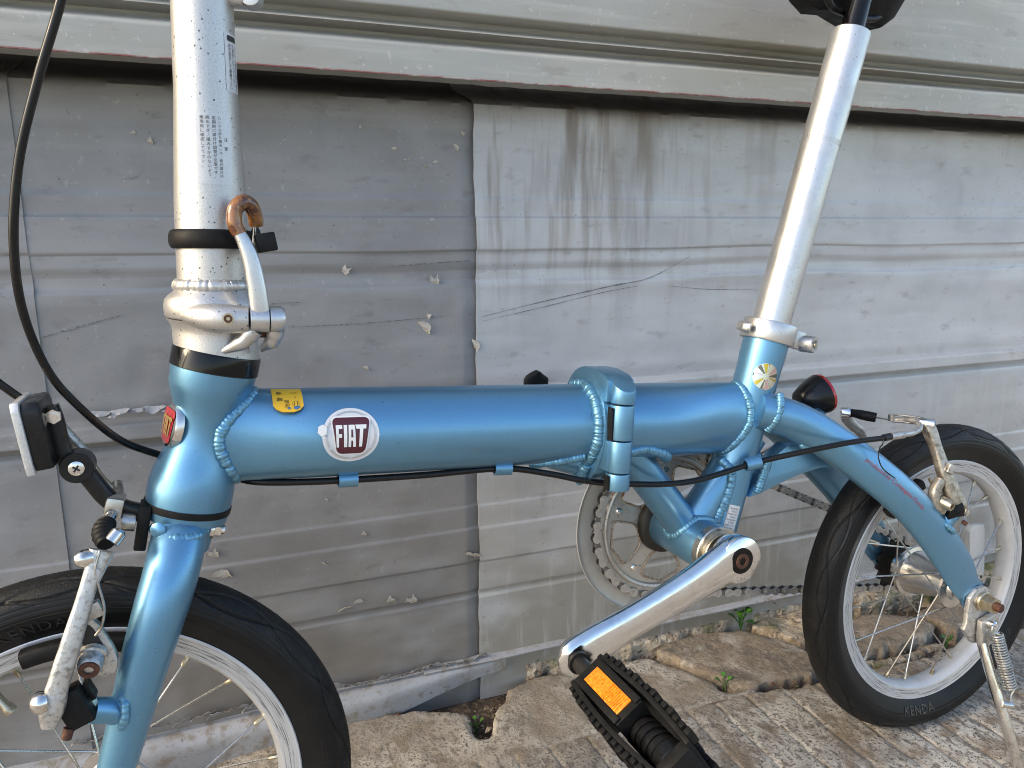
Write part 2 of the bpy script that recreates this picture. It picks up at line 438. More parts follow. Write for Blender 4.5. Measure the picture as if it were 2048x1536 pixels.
# rest of the building above and behind, so that nothing is open at the back
mb = MB(); mb.box((.5, 1.05, 1.15), (4.6, .30, 2.3)); mb.box((.5, .87, 1.66), (4.6, .26, 1.3)); mb.build('wall_body', WALL_U, wall)
# base flashing: rolled lip along the foot of the sheets
def lip(name, x0, x1, prof, mat, seed, amp=.0015, fade=None):
    n = int((x1-x0)/.006)
    rings = []
    for i in range(n+1):
        x = x0+(x1-x0)*i/n
        f = 1-.62*smooth01(fade[0], fade[1], x) if fade else 1
        rings.append([Vector((x, .788-(.788-y)*f+amp*mnoise.noise(Vector((x*16, seed, y*9))), .034-(.034-z)*f+dip(x)*.5+amp*mnoise.noise(Vector((x*13, seed+3, z*9))))) for y, z in prof])
    mb = MB(); mb.sweep(rings); return mb.build(name, mat, wall, angle=60)
lip('base_flashing', -1.5, .292, [(.788, .0345), (.778, .0335), (.770, .0290), (.7675, .0220), (.768, .014), (.772, -.012), (.79, -.012)], STRIP, 3, fade=(.10, .29))
lip('base_flashing', .19, 2.4, [(.790, .0400), (.781, .0390), (.7775, .0360), (.7785, .0335), (.790, .0320)], STRIP, 5, .0008)
# curled paint along the top of the flashing and on the bead
def flake_mesh(seed, w, h, curl):
    r = random.Random(seed)
    n = 9
    top, bot = [], []
    for i in range(n):
        t = i/(n-1)
        e = math.sin(math.pi*min(1, max(0, t)))**.5
        top.append((w*(t-.5), h*(.35+.65*r.random())*e+.0004))
        bot.append((w*(t-.5), -.25*h*r.random()*e))
    mb = MB()
    vs = []
    for (a, b), (c, d) in zip(top, bot):
        k = curl*(.6+.8*r.random())
        vs += [Vector((c, -.0003, d)), Vector(((a+c)/2, -.0012-k*.35, (b+d)/2)), Vector((a, -.0015-k, b))]
    vs += [v+Vector((0, .0006, 0)) for v in vs]
    o = 3*n
    fs = []
    for i in range(n-1):
        for j in range(2):
            q = (i*3+j, (i+1)*3+j, (i+1)*3+j+1, i*3+j+1)
            fs += [q, tuple(o+x for x in reversed(q))]
        fs += [(i*3+2, (i+1)*3+2, o+(i+1)*3+2, o+i*3+2), ((i+1)*3, i*3, o+i*3, o+(i+1)*3)]
    fs += [(0, 1, o+1, o), (1, 2, o+2, o+1), (3*n-2, 3*n-3, o+3*n-3, o+3*n-2), (3*n-1, 3*n-2, o+3*n-2, o+3*n-1)]
    mb.add(vs, fs)
    return mb
FL = [flake_mesh(20+i, .030, .009, .004).mesh('paint_flake', STRIP) for i in range(5)]
CH = [flake_mesh(40+i, (.010, .016, .007, .022, .012, .009)[i], (.004, .007, .006, .005, .009, .003)[i], .0005).mesh('paint_chip', CHIP) for i in range(6)]
x = -.16
while x < .275:
    sc = rnd.uniform(.6, 1.25)
    link('paint_flake', rnd.choice(FL), wall, Matrix.Translation((x, .7845-.002*rnd.random(), .037+.003*rnd.random())) @ Matrix.Rotation(rnd.uniform(-.25, .25), 4, 'Y') @ Matrix.Scale(sc, 4))
    x += .017*rnd.uniform(.7, 1.5)
for x in (-.115, -.098, -.082, -.066, -.052, -.04, -.03):
    link('paint_flake', rnd.choice(FL), wall, Matrix.Translation((x, WY-.0125, .378+rnd.uniform(-.002, .002))) @ Matrix.Rotation(math.pi+rnd.uniform(-.2, .2), 4, 'Y') @ Matrix.Scale(rnd.uniform(.45, .8), 4))
chips = [(-.049, .621, 1.0, .5), (-.062, .628, .5, 0), (.142, .641, .7, .2), (.201, .440, 1.3, .9), (.206, .452, .9, 1.4), (.258, .418, 1.0, 1.2), (.213, .488, 1.2, .4), (.119, .503, 1.1, 1.2),
         (.178, .126, 1.3, .1), (.155, .131, 1.6, .05), (.104, .131, 1.9, -.15), (.119, .136, .9, 0), (-.027, .216, 1.2, .2), (-.02, .193, 1.5, .2), (.175, .622, .5, .3), (.188, .612, .5, -.2), (.206, .606, .7, .4), (.218, .61, .5, .1), (.24, .626, .6, 1.1), (.247, .64, .5, 1.0),
         (.251, .172, 1.2, .3), (.128, .215, 1.0, .2), (.083, .19, .9, .7), (.175, .30, .7, 1.2), (.16, .275, .6, .3), (.19, .295, .8, 1.0), (-.08, .24, .8, .2), (.09, .26, .6, .4), (.137, .40, .6, .5)]
for x, z, sc, a in chips:
    link('paint_chip', rnd.choice(CH), wall, Matrix.Translation((x, WY-.0006-wall_out(x, z, 4.7, 1.2), z)) @ Matrix.Rotation(a, 4, 'Y') @ Matrix.Scale(sc*.9, 4))
def scuff(pts, w, off=.0008, seed=4.7, rough=1.2, base=WY):
    P = spline([(a, 0, b) for a, b in pts], 10)
    vs, fs = [], []
    for i, p in enumerate(P):
        ww = w*.62*(.35+.65*math.sin(math.pi*(i+.5)/len(P)))*(.5+rnd.random())
        for s_ in (-1, 1):
            z = p.z+s_*ww
            vs.append((p.x, base-off-wall_out(p.x, z, seed, rough), z))
    for i in range(len(P)-1): fs.append((2*i, 2*i+2, 2*i+3, 2*i+1))
    MB().add(vs, fs).build('scuff_mark', SCUFF, wall)
for pts_, w_ in (([(-.19+.004, .437), (-.14, .452), (-.085, .466)], .0009), ([(.037, .470), (.056, .4715), (.078, .4715)], .0007), ([(.06, .447), (.15, .448), (.235, .452)], .0006), ([(-.075, .588), (-.06, .592), (-.055, .603)], .0005),
                 ([(.165, .505), (.21, .508), (.255, .510)], .0008)):
    scuff(pts_, w_)
for pts_, w_ in (([(.267, .449), (.34, .463), (.42, .477), (.48, .487), (.53, .510)], .0009), ([(.267, .444), (.33, .455), (.41, .470), (.46, .477)], .0006), ([(.50, .476), (.56, .470), (.63, .468)], .0006), ([(.63, .42), (.68, .435), (.70, .45)], .0008)):
    scuff(pts_, w_, seed=9.1, rough=1.0, base=WY-.0016)
# bent nail and small rust-edged holes in the top sheet
mb = MB()
mb.tube(spline([(.628, .742, .7925), (.629, .722, .7945), (.650, .716, .7915), (.676, .722, .785)], 6), .0013, 8)
mb.lathe([(0, .0032), (.0012, .0032)], (.6275, .7215, .7945), (-1, -.3, 0), 10)
mb.build('bent_nail', RUST, wall)

# ================================================================== THE GROUND
CONC = M('weathered_concrete', (0.475, 0.435, 0.37), 0.0, 0.85, mott=[
    (5, .42, .66, (.41, .365, .30)), (3.2, .45, .62, (.53, .495, .43)), (12, .50, .66, (.27, .215, .155), None, None, .8), (55, .49, .62, (.27, .24, .20), (1, .55, 1), None, .85), (130, .52, .63, (.17, .145, .12), (1, .6, 1), None, .9), (300, .55, .63, (.085, .07, .055), None, None, 1.0), (24, .53, .64, (.20, .15, .10), None, None, .75),
    (40, .58, .70, (.57, .53, .46), (1, .5, 1), None, .7), (7, .38, .60, (.25, .21, .16), None, (1, .62, .68), .8), (9, .55, .68, (.15, .13, .105), None, (1, .60, .70), .8)],
    cracks=[(26, .018, (.12, .10, .08), 7, .52, .60), (75, .030, (.16, .135, .11), 12, .50, .60)],
    specks=[(75, .05, (.10, .085, .065)), (60, .03, (.40, .22, .06))], bump=[(55, .5, .004), (300, .55, .0016)])
CONCB = M('brown_concrete', (0.25, 0.20, 0.145), 0.0, 0.85, mott=[
    (8, .42, .64, (.19, .15, .11)), (16, .54, .68, (.42, .37, .30)), (45, .50, .64, (.14, .12, .10), (1, .6, 1), None, .8), (140, .52, .64, (.33, .275, .205), None, None, .7), (330, .58, .68, (.09, .075, .06), None, None, .8), (22, .60, .68, (.45, .41, .35), None, None, .7)],
    cracks=[(60, .03, (.08, .065, .05), 12, .52, .60)], specks=[(80, .05, (.08, .07, .055))], bump=[(45, .6, .005), (260, .55, .002)])
RUBBLE = M('pebbly_rubble', (0.36, 0.30, 0.22), 0.0, 0.9, mott=[(30, .42, .62, (.22, .17, .12)), (90, .50, .62, (.46, .40, .32)), (120, .58, .66, (.10, .085, .07)), (14, .55, .68, (.10, .115, .045))], bump=[(60, .9, .008), (200, .7, .003)])
JOINT = M('dirt_filled_score', (0.13, 0.098, 0.068), 0.0, 0.95, mott=[(90, .42, .62, (.30, .25, .19)), (25, .5, .66, (.36, .31, .25))])
SOIL = M('dark_soil', (0.055, 0.040, 0.028), 0.0, 0.95, mott=[(40, .45, .65, (.10, .075, .05)), (160, .55, .68, (.18, .13, .085)), (18, .58, .70, (.05, .06, .022))], bump=[(80, .9, .006), (300, .7, .002)])

XS = sorted(set([round(-.40+.005*i, 5) for i in range(350)]+[round(.468-.0425*16+.0425*k+.004*math.sin(k*5.1)+d, 5) for k in range(36) for d in (-.0035, -.0012, .0012, .0035)]))
GR = [.468-.0425*16+.0425*k+.004*math.sin(k*5.1) for k in range(36)]
YS = sorted(set([round(.30+.005*i, 5) for i in range(101)]+[.6535, .6558, .6582, .6605]))
def fbm(x, y, s):
    return mnoise.noise(Vector((x*9, y*9, s)))*.5+mnoise.noise(Vector((x*28, y*28, s)))*.3+mnoise.noise(Vector((x*90, y*90, s)))*.2
def inside(poly, x, y):
    c = False
    j = len(poly)-1
    for i in range(len(poly)):
        if (poly[i][1] > y) != (poly[j][1] > y) and x < (poly[j][0]-poly[i][0])*(y-poly[i][1])/(poly[j][1]-poly[i][1])+poly[i][0]: c = not c
        j = i
    return c
MAINP = [(-.5, .2), (-.5, .790), (.05, .785), (.096, .772), (.14, .776), (.181, .766), (.231, .744), (.224, .716), (.226, .694), (.238, .690), (.250, .706), (.262, .735), (.273, .750), (.300, .772), (.325, .782), (.350, .778), (.376, .772),
         (.42, .768), (.463, .772), (.485, .768), (.508, .730), (.522, .704), (.528, .684), (.531, .672), (.545, .664), (.562, .668), (.575, .655), (.60, .652), (.627, .6465), (.667, .648), (.70, .640), (.75, .645), (.80, .637), (.86, .644), (.92, .640), (1.0, .647), (1.6, .645), (1.6, .2)]
def heights(kind, x, y):
    if kind == 'main':
        h = dip(x)+.0016*fbm(x, y, 1.0)-.001*mnoise.noise(Vector((x*3, y*3, 7)))
        if y < .657:
            for g in GR:
                d = abs(x-g-.004*mnoise.noise(Vector((y*6, g*9, 2))))
                if d < .004: h -= .0024*(1-d/.004)*(.65+.35*mnoise.noise(Vector((y*20, g*7, 5))))
        d = abs(y-.657)
        if d < .004 and .28 < x < .62: h -= .0020*(1-d/.004)
        return h
    return 0
def slab(name, poly, mat, kind='main', hfun=None, step=None, parent=None, depth=.05, jit=.004, seed=1, xs=None, ys=None):
    if xs is None:
        x0, x1 = min(p[0] for p in poly)-.004, max(p[0] for p in poly)+.004
        y0, y1 = min(p[1] for p in poly)-.004, max(p[1] for p in poly)+.004
        xs = [x0+step*i for i in range(int((x1-x0)/step)+2)]
        ys = [y0+step*i for i in range(int((y1-y0)/step)+2)]
    keep = set()
    for i in range(len(xs)-1):
        for j in range(len(ys)-1):
            cx, cy = (xs[i]+xs[i+1])/2, (ys[j]+ys[j+1])/2
            jx = cx+jit*mnoise.noise(Vector((cx*45, cy*45, seed)))*1.3+jit*.5*mnoise.noise(Vector((cx*130, cy*130, seed)))
            jy = cy+jit*mnoise.noise(Vector((cx*45, cy*45, seed+8)))*1.3
            if inside(poly, jx, jy): keep.add((i, j))
    idx, co, fs = {}, [], []
    def vid(i, j):
        if (i, j) not in idx:
            idx[(i, j)] = len(co); co.append([xs[i], ys[j]])
        return idx[(i, j)]
    edges = {}
    for (i, j) in keep:
        q = (vid(i, j), vid(i+1, j), vid(i+1, j+1), vid(i, j+1))
        fs.append(q)
        for a in range(4):
            e = (q[a], q[(a+1) % 4])
            if (e[1], e[0]) in edges: del edges[(e[1], e[0])]
            else: edges[e] = 1
    nb = {}
    for a, b in edges: nb.setdefault(a, []).append(b); nb.setdefault(b, []).append(a)
    for it in range(3):      # soften the stair-stepped broken edge
        new = {a: [(co[a][0]*1.0+sum(co[b][0] for b in bs)/len(bs))/2, (co[a][1]+sum(co[b][1] for b in bs)/len(bs))/2] for a, bs in nb.items()}
        for a, c in new.items(): co[a] = c
    hf = hfun or (lambda x, y: heights(kind, x, y))
    vs = []
    for k, (x, y) in enumerate(co):
        z = hf(x, y)
        if k in nb and kind != 'flat': z -= .0022+.002*abs(mnoise.noise(Vector((x*60, y*60, seed))))
        vs.append((x, y, z))
    low, low2 = {}, {}
    for a in nb:
        x, y, z = vs[a]
        low[a] = len(vs)
        vs.append((x+.004*mnoise.noise(Vector((x*80, y*80, 3))), y+.004*mnoise.noise(Vector((x*80, y*80, 5))), z-.012))
        low2[a] = len(vs)
        vs.append((x+.004*mnoise.noise(Vector((x*50, y*50, 6))), y+.004*mnoise.noise(Vector((x*50, y*50, 7))), z-depth))
    for a, b in edges:
        fs.append((b, a, low[a], low[b])); fs.append((low[b], low[a], low2[a], low2[b]))
    me = bpy.data.meshes.new(name)
    me.from_pydata(vs, [], fs)
    me.materials.append(mat)
    if kind == 'main':
        me.materials.append(JOINT)
        gi = []
        for f in fs:
            fx, fy = sum(vs[i][0] for i in f)/len(f), sum(vs[i][1] for i in f)/len(f)
            hitg = fy < .655 and min(abs(fx-g) for g in GR) < .0011 and mnoise.noise(Vector((fx*30, fy*22, 3))) > -.02
            hitg = hitg or (abs(fy-.657) < .0011 and .28 < fx < .62 and mnoise.noise(Vector((fx*30, fy*22, 3))) > -.2)
            gi.append(1 if hitg else 0)
        me.polygons.foreach_set('material_index', gi)
    me.polygons.foreach_set('use_smooth', [True]*len(me.polygons))
    me.set_sharp_from_angle(angle=R(55))
    return link(name, me, parent)

pave = slab('pavement', MAINP, CONC, 'main', xs=XS, ys=YS, depth=.06, jit=.005, seed=2)
tag(pave, 'scored weathered concrete lane with a broken edge along the wall', kind='structure')
# the lane goes on to the horizon on all sides
mb = MB()
def q4(x0, x1, y0, y1): mb.add([(x0, y0, -.0145 if x0 < -.3 and x1 < 0 else -.004), (x1, y0, -.0145 if x1 < -.3 else -.004), (x1, y1, -.0145 if x1 < -.3 else -.004), (x0, y1, -.0145 if x0 < -.3 else -.004)], [(0, 1, 2, 3)])
q4(-.3995, 1.3445, -300, .3005); q4(-300, -.3995, -300, .80); q4(1.3445, 300, -300, .80)
tag(mb.build('lane', CONC, None, smooth=False), 'concrete lane stretching away from the wall', kind='structure')
SX = [-.42+.012*i for i in range(150)]
sv = [(x, y, -.022+.006*fbm(x*1.5, y*1.5, 4)+dip(x)*.8) for y in [.60+.012*j for j in range(17)] for x in SX]
me = bpy.data.meshes.new('soil')
me.from_pydata(sv, [], [(j*150+i, j*150+i+1, (j+1)*150+i+1, (j+1)*150+i) for j in range(16) for i in range(149)])
me.materials.append(SOIL); me.polygons.foreach_set('use_smooth', [True]*len(me.polygons))
tag(link('soil', me), 'dark soil in the gap between concrete and wall', kind='structure')
def tilt(z0, ax, ay, cx, cy, amp, s):
    return lambda x, y: z0+ax*(x-cx)+ay*(y-cy)+amp*fbm(x*1.4, y*1.4, s)
BR = [('slab_piece', [(.495, .772), (.535, .786), (.577, .789), (.626, .776), (.652, .756), (.672, .734), (.690, .695), (.672, .665), (.640, .662), (.605, .664), (.575, .663), (.552, .672), (.540, .690), (.520, .722)], CONCB, tilt(.004, -.02, .02, .59, .72, .0035, 2), .0045, 'broken brown concrete slab in front of the rear wheel'),
      ('slab_piece', [(.650, .781), (.70, .789), (.76, .786), (.79, .772), (.775, .748), (.735, .742), (.700, .722), (.690, .728)], RUBBLE, tilt(.006, 0, .05, .72, .76, .010, 5), .004, 'pebbly rubble piece against the wall foot'),
      ('slab_piece', [(.706, .700), (.735, .727), (.78, .742), (.84, .742), (.885, .715), (.895, .690), (.86, .672), (.80, .668), (.745, .672), (.715, .680)], CONCB, tilt(.006, .0, .03, .80, .70, .004, 9), .0045, 'brown slab seen through the rear spokes'),
      ('slab_piece', [(.735, .667), (.80, .663), (.87, .666), (.875, .655), (.80, .650), (.74, .654)], RUBBLE, tilt(-.004, 0, .1, .80, .66, .009, 13), .004, 'mossy rubble seen low through the rear spokes'),
      ('slab_piece', [(.90, .72), (.97, .748), (1.08, .745), (1.16, .72), (1.15, .665), (1.0, .66), (.91, .672)], CONCB, tilt(.004, .0, .02, 1.0, .70, .004, 19), .0045, 'brown slab behind the rear wheel'),
      ('slab_piece', [(1.17, .74), (1.34, .75), (1.34, .66), (1.18, .668)], CONCB, tilt(.003, 0, .02, 1.2, .7, .004, 23), .0045, None),
      ('slab_piece', [(.29, .800), (1.34, .800), (1.34, .765), (1.1, .762), (.9, .766), (.80, .778), (.70, .786), (.60, .785), (.45, .777), (.37, .780), (.32, .785)], RUBBLE, tilt(.016, .0, .15, .8, .785, .004, 29), .0015, 'rough concrete footing along the base of the pale sheet')]
for nm, poly, mt, hf, jit, lab in BR:
    o = slab(nm, poly, mt, 'piece', hf, .0042, pave, .04, jit, seed=len(poly)*3.3)
    if lab: o['label'] = lab

# crumbs of soil and grit lying in the gaps
mb = MB()
for i in range(520):
    x = rnd.choice([rnd.uniform(.20, .275), rnd.uniform(.38, .70), rnd.uniform(.60, .95), rnd.uniform(-.1, 1.2)])
    y = rnd.uniform(.69, .76) if x < .28 else rnd.uniform(.645, .79)
    s_ = rnd.choice([.001, .0015, .002, .003])*rnd.uniform(.6, 1.4)
    c = Vector((x, y, -.015+.004*rnd.random()))
    if not inside(MAINP, x, y):
        vs = [c+Vector((rnd.uniform(-1, 1), rnd.uniform(-1, 1), rnd.uniform(-.6, 1)))*s_ for _ in range(5)]
        mb.add(vs, [(0, 1, 2), (0, 2, 3), (0, 3, 1), (4, 2, 1), (4, 3, 2), (4, 1, 3)])
tag(mb.build('soil_grit', RUBBLE, None, smooth=False), 'loose crumbs of soil and grit in the cracks', kind='stuff')

LEAF = [M('weed_leaf', (0.055, 0.17, 0.02), 0.0, 0.45, mott=[(90, .4, .7, (.09, .24, .03))]), M('weed_leaf_dark', (0.03, 0.10, 0.018), 0.0, 0.5)]
def leaf_mesh(L, Wd, mat):
    mb = MB()
    n = 6
    vs = []
    for i in range(n+1):
        t = i/n
        w = Wd*math.sin(math.pi*(t*.92+.04))**.8
        b = L*(t-.18*t*t)
        z = .28*L*math.sin(t*2.0)
        vs += [Vector((-w, b, z+.15*w)), Vector((0, b, z)), Vector((w, b, z+.15*w))]
    k = len(vs)
    vs += [v-Vector((0, 0, .0003)) for v in vs]
    fs = []
    for i in range(n):
        for j in range(2):
            q = (i*3+j, i*3+j+1, i*3+j+4, i*3+j+3)
            fs += [q, tuple(k+a for a in reversed(q))]
    mb.add(vs, fs)
    return mb.mesh('leaf', mat)
LM = [leaf_mesh(.011, .0036, LEAF[0]), leaf_mesh(.008, .0030, LEAF[0]), leaf_mesh(.010, .0034, LEAF[1])]
def weed(x, y, z, n, sc, label, seed):
    r = random.Random(seed)
    e = bpy.data.objects.new('weed', None)
    COL.objects.link(e); e.location = (x, y, z)
    tag(e, label, 'weed', 'small weeds sprouting from the cracks')
    mb = MB()
    for i in range(n):
        a = 2*math.pi*i/n+r.uniform(-.5, .5)
        h = sc*r.uniform(.006, .016)
        tip = Vector((math.cos(a)*.005*sc, math.sin(a)*.005*sc, h))
        mb.tube(spline([(0, 0, -.006), tip*.5+Vector((0, 0, .001)), tip], 3), .0005, 5)
        link('leaf', r.choice(LM), e, Matrix.Translation(tip) @ Matrix.Rotation(a-math.pi/2, 4, 'Z') @ Matrix.Rotation(r.uniform(-.2, .7), 4, 'X') @ Matrix.Scale(sc*r.uniform(.75, 1.2), 4))
    mb.build('stem', LEAF[1], e)
weed(.236, .727, -.014, 4, .85, 'tiny bright green weed in the hole between lane and wall', 3)
weed(.330, .786, .004, 3, .7, 'small green sprout beside the wall base near the crank end', 5)
weed(.636, .778, .006, 12, 1.35, 'leafy green weed behind the chain at the wall foot', 8)
weed(.540, .683, -.006, 4, .85, 'small weed in the notch beside the broken brown slab', 11)
weed(.872, .652, -.004, 5, .7, 'low dark weed behind the rear wheel near the kickstand', 13)
DRY = M('dry_leaf', (0.33, 0.12, 0.035), 0.0, 0.7, mott=[(150, .4, .7, (.20, .075, .025))])
DL = [leaf_mesh(.012, .004, DRY), leaf_mesh(.009, .003, DRY)]
for i, (x, y, z, a, lab) in enumerate([(.338, .780, .002, .6, 'dry orange leaf bit beside the small sprout by the crank end'), (.583, .795, .020, 1.2, 'dry leaf bit at the wall foot left of the leafy weed'), (.675, .792, .022, 2.0, 'dry orange leaf bit at the wall foot right of the leafy weed'),
        (.160, .768, -.004, 1.6, 'brown leaf bit at the lane edge beside the front tyre'), (.60, .6585, -.003, 1.5, 'reddish leaf bit in the gap in front of the broken brown slab'), (.625, .655, -.003, 1.9, 'second reddish leaf bit in the gap closest to the rear tyre'), (.472, .789, .012, .3, 'dry leaf bit at the wall foot above the crank'), (.70, .785, .024, .9, 'curled dry leaf bit on the rubble by the wall')]):
    tag(link('dry_leaf', DL[i % 2], None, Matrix.Translation((x, y, z)) @ Matrix.Rotation(a, 4, 'Z') @ Matrix.Rotation(.15, 4, 'X')), lab, 'leaf', 'dry leaf bits along the wall')

# ================================================================== THE BICYCLE
# local axes of the bicycle: X to the rear, Y away from the lane side (towards the wall), Z up; origin = rear axle
BU, BN, BV = Vector((.99951, .03129, 0)), Vector((-.03126, .99861, -.04236)), Vector((-.00133, .04234, .99910))
bike = bpy.data.objects.new('folding_bicycle', None)
COL.objects.link(bike)
bike.matrix_world = Matrix(((BU.x, BN.x, BV.x, .6973), (BU.y, BN.y, BV.y, .5518), (BU.z, BN.z, BV.z, .1721), (0, 0, 0, 1)))
tag(bike, 'light blue folding bicycle with silver posts leaning on its kickstand by the metal wall', 'bicycle')
def part(name, parent=None):
    e = bpy.data.objects.new(name, None)
    COL.objects.link(e)
    e.parent = parent or bike
    return e
V = Vector
HB, HT = V((-.7278, 0, .1905)), V((-.7045, 0, .2809))       # head tube ends
HA = (HT-HB).normalized()
TL, TR = V((-.6511, 0, .2317)), V((-.3066, 0, .2077))       # main tube axis
TA = (TR-TL).normalized()
TRAD = .0322
def tube_at(x): return TL+TA*((x-TL.x)/TA.x)
SB, ST = V((-.2371, 0, .2691)), V((-.1533, 0, .5481))       # seat tube / seat post axis
SA = (ST-SB).normalized()
def seat_at(z): return SB+SA*((z-SB.z)/SA.z)
BB = V((-.3150, 0, .0990))
HPROF = [(0, .0272), (.006, .0276), (.014, .0275), (.022, .0264), (.030, .0240), (.037, .0218), (.045, .0202), (.053, .0196), (.060, .0199), (.067, .0212), (.073, .0234), (.078, .0254), (.083, .0268), (.0937, .0274)]
def hrad(t):
    for (a, ra), (b, rb) in zip(HPROF, HPROF[1:]):
        if a <= t <= b: return ra+(rb-ra)*(t-a)/(b-a)
    return .0272
def axdist(p, o, a):
    d = p-o
    t = d.dot(a)
    return (d-a*t).length, t

# ---- weld beads: overlapping little scales along a joint
def weld(name, path, r, parent, mat=None, pitch=.0030, closed=False, flat=1.0):
    r *= .86; pitch *= .90
    P = [V(p) for p in path]
    if closed: P = P+[P[0]]
    d = [0]
    for a, b in zip(P, P[1:]): d.append(d[-1]+(b-a).length)
    tot = d[-1]
    n = max(4, int(tot/pitch))
    sub = 5
    pts, rad = [], []
    k = 0
    for i in range(n*sub):
        s_ = tot*i/(n*sub)
        while k < len(d)-2 and d[k+1] < s_: k += 1
        u = (s_-d[k])/max(1e-9, d[k+1]-d[k])
        ph = (i % sub)/sub
        pts.append(P[k].lerp(P[k+1], u)+V((mnoise.noise(V((s_*260, r*700, 4))), mnoise.noise(V((s_*260, r*700, 8))), mnoise.noise(V((s_*260, r*700, 12)))))*r*.12)
        w = r*(.91+.11*math.sin(math.pi*(ph**.6)))*(1+.16*mnoise.noise(V((s_*220, r*900, 1))))
        if not closed: w *= min(1, .45+3.0*min(s_, tot-s_)/(tot*.2+1e-6))
        rad.append(w)
    mb = MB()
    mb.tube(pts, rad, 10, closed=closed)
    return mb.build('weld_bead', mat or WELD, parent, angle=70)

def hit(o, d, f, far, n=60):       # first parameter along o+d*t where f changes sign
    last = f(o)
    for i in range(1, n+1):
        t = far*i/n
        c = f(o+d*t)
        if last*c <= 0:
            lo, hi = far*(i-1)/n, t
            for _ in range(18):
                m = (lo+hi)/2
                if f(o+d*m)*last <= 0: hi = m
                else: lo = m
            return o+d*hi
        last = c
    return None
def joint(o, axis, rad, f, far, n=72, ref=(0, -1, 0), a0=0, a1=2*math.pi, rb=None):
    axis = V(axis).normalized()
    e1 = V(ref)-axis*V(ref).dot(axis); e1.normalize()
    e2 = axis.cross(e1)
    out = []
    for i in range(n+(0 if a1-a0 > 6.28 else 1)):
        th = a0+(a1-a0)*i/n
        p = hit(V(o)+e1*rad*math.cos(th)+e2*(rb or rad)*math.sin(th), axis, f, far)
        if p: out.append(p)
    return out

# ---- frame tubes
mb = MB()
mb.lathe(HPROF, HB, HA, 56)
head = mb.build('head_tube', BLUE, bike)
fh = lambda p: axdist(p, HB, HA)[0]-hrad(axdist(p, HB, HA)[1])
def oval(x0, x1, wf, n=40):
    P = [tube_at(x0+(x1-x0)*i/n) for i in range(n+1)]
    return MB().tube(P, [wf(p.x) for p in P], 64, ref=(0, 1, 0), rb=TRAD, cap=False)
wfront = lambda x: TRAD-(TRAD-.0180)*(1-smooth01(-.705, -.630, x))
wrear = lambda x: TRAD-(TRAD-.0180)*smooth01(-.360, -.268, x)
mtube = oval(-.712, -.4235, wfront).build('main_tube', BLUE, bike)
weld('weld_bead', joint(tube_at(-.645), -TA, .0175, lambda p: fh(p)-.0005, .10, rb=TRAD-.0020), .0050, head, closed=True, pitch=.0031)
HX0, HX1 = -.4245, -.4015          # hinge plates between front and rear halves
rtube = oval(-.4035, -.262, wrear).build('rear_tube', BLUE, bike)
seatt = MB().lathe([(-.195, .0195), (-.02, .0195), (-.012, .0203), (.008, .0203)], SB, SA, 48).build('seat_tube', BLUE, bike)
fs_ = lambda p: axdist(p, SB, SA)[0]-.0195
weld('weld_bead', joint(tube_at(-.36), TA, .0176, lambda p: fs_(p)-.0005, .16, rb=TRAD-.0020), .0046, seatt, closed=True, pitch=.0030)
# hinge: two thick plates and a knuckle column on the lane side
hinge = part('frame_hinge')
def plate_outline(top, bot, side):
    o = []
    for i in range(40):
        th = 2*math.pi*i/40
        y, z = math.sin(th)*.0385, math.cos(th)*.0385
        if z > 0: z = z*top/.0385
        else: z = z*bot/.0385
        o.append((y, z))
    return o
hc = tube_at(-.413)
ey, ez = V((0, 1, 0)), V((-TA.z, 0, TA.x))
pol = plate_outline(.047, .050, 1)
MB().prism(pol, hc, ey, ez, -.0125, -.0008).build('hinge_plate', BLUE, hinge, bevel=.0022)
MB().prism(pol, hc, ey, ez, .0008, .0115).build('hinge_plate', BLUE, hinge, bevel=.0022)
KY = -.0420
kn = [(.0238, .0435), (-.0050, .0225), (-.0310, -.0060), (-.0455, -.0320)]
for i, (a, b) in enumerate(kn):
    c0, c1 = hc+ez*a+V((0, KY, 0)), hc+ez*b+V((0, KY, 0))
    mb = MB()
    if i == 0:
        # upper block: its top face slopes down from the ridge of the plate to the knuckle
        prof = [(-.0105, .0), (.0105, .0)]
        rings = []
        for zz, in ((0.0235,), (.0300,)):
            rings.append([hc+ez*(zz)+TA*(.0098*math.cos(q))+V((0, KY+.0098*math.sin(q), 0)) for q in [2*math.pi*k/28 for k in range(28)]])
        top = []
        for k in range(28):
            q = 2*math.pi*k/28
            yy = .0098*math.sin(q)
            top.append(hc+ez*(.0335+.55*(yy+.0098))+TA*(.0095*math.cos(q))+V((0, KY+yy, 0)))
        rings.append(top)
        mb.sweep(rings)
        # web that carries the block over to the plate
        sec = [(KY+.004, .0238), (KY+.004, .0405), (-.030, .0445), (-.012, .0470), (.004, .0465), (.004, .0238)]
        mb.prism(sec, hc-TA*.0122, ey, ez, 0, .0238)
    else:
        mb.tube([c0, c1], .0098, 28)
        side = -1 if i == 2 else 1
        mb.box((c0+c1)/2+V((0, .010, 0))+TA*(side*.006), (.0095, .020, abs(a-b)*.98), Matrix(((TA.x, 0, ez.x), (0, 1, 0), (TA.z, 0, ez.z))))
    mb.build('hinge_knuckle', BLUE, hinge, bevel=.0008, angle=30)
MB().box(hc+ez*.008+V((-.0102, -.0425, 0)), (.0008, .0070, .0265)).build('hinge_gap_shade', BLACKM, hinge)  # thin black box put in for the shade of the gap beside the knuckles
MB().box(hc-ez*.0388+V((-.0102, -.0425, 0)), (.0008, .0070, .0120)).build('hinge_gap_shade', BLACKM, hinge)  # lower black strip, likewise standing in for the shaded gap
pth = []
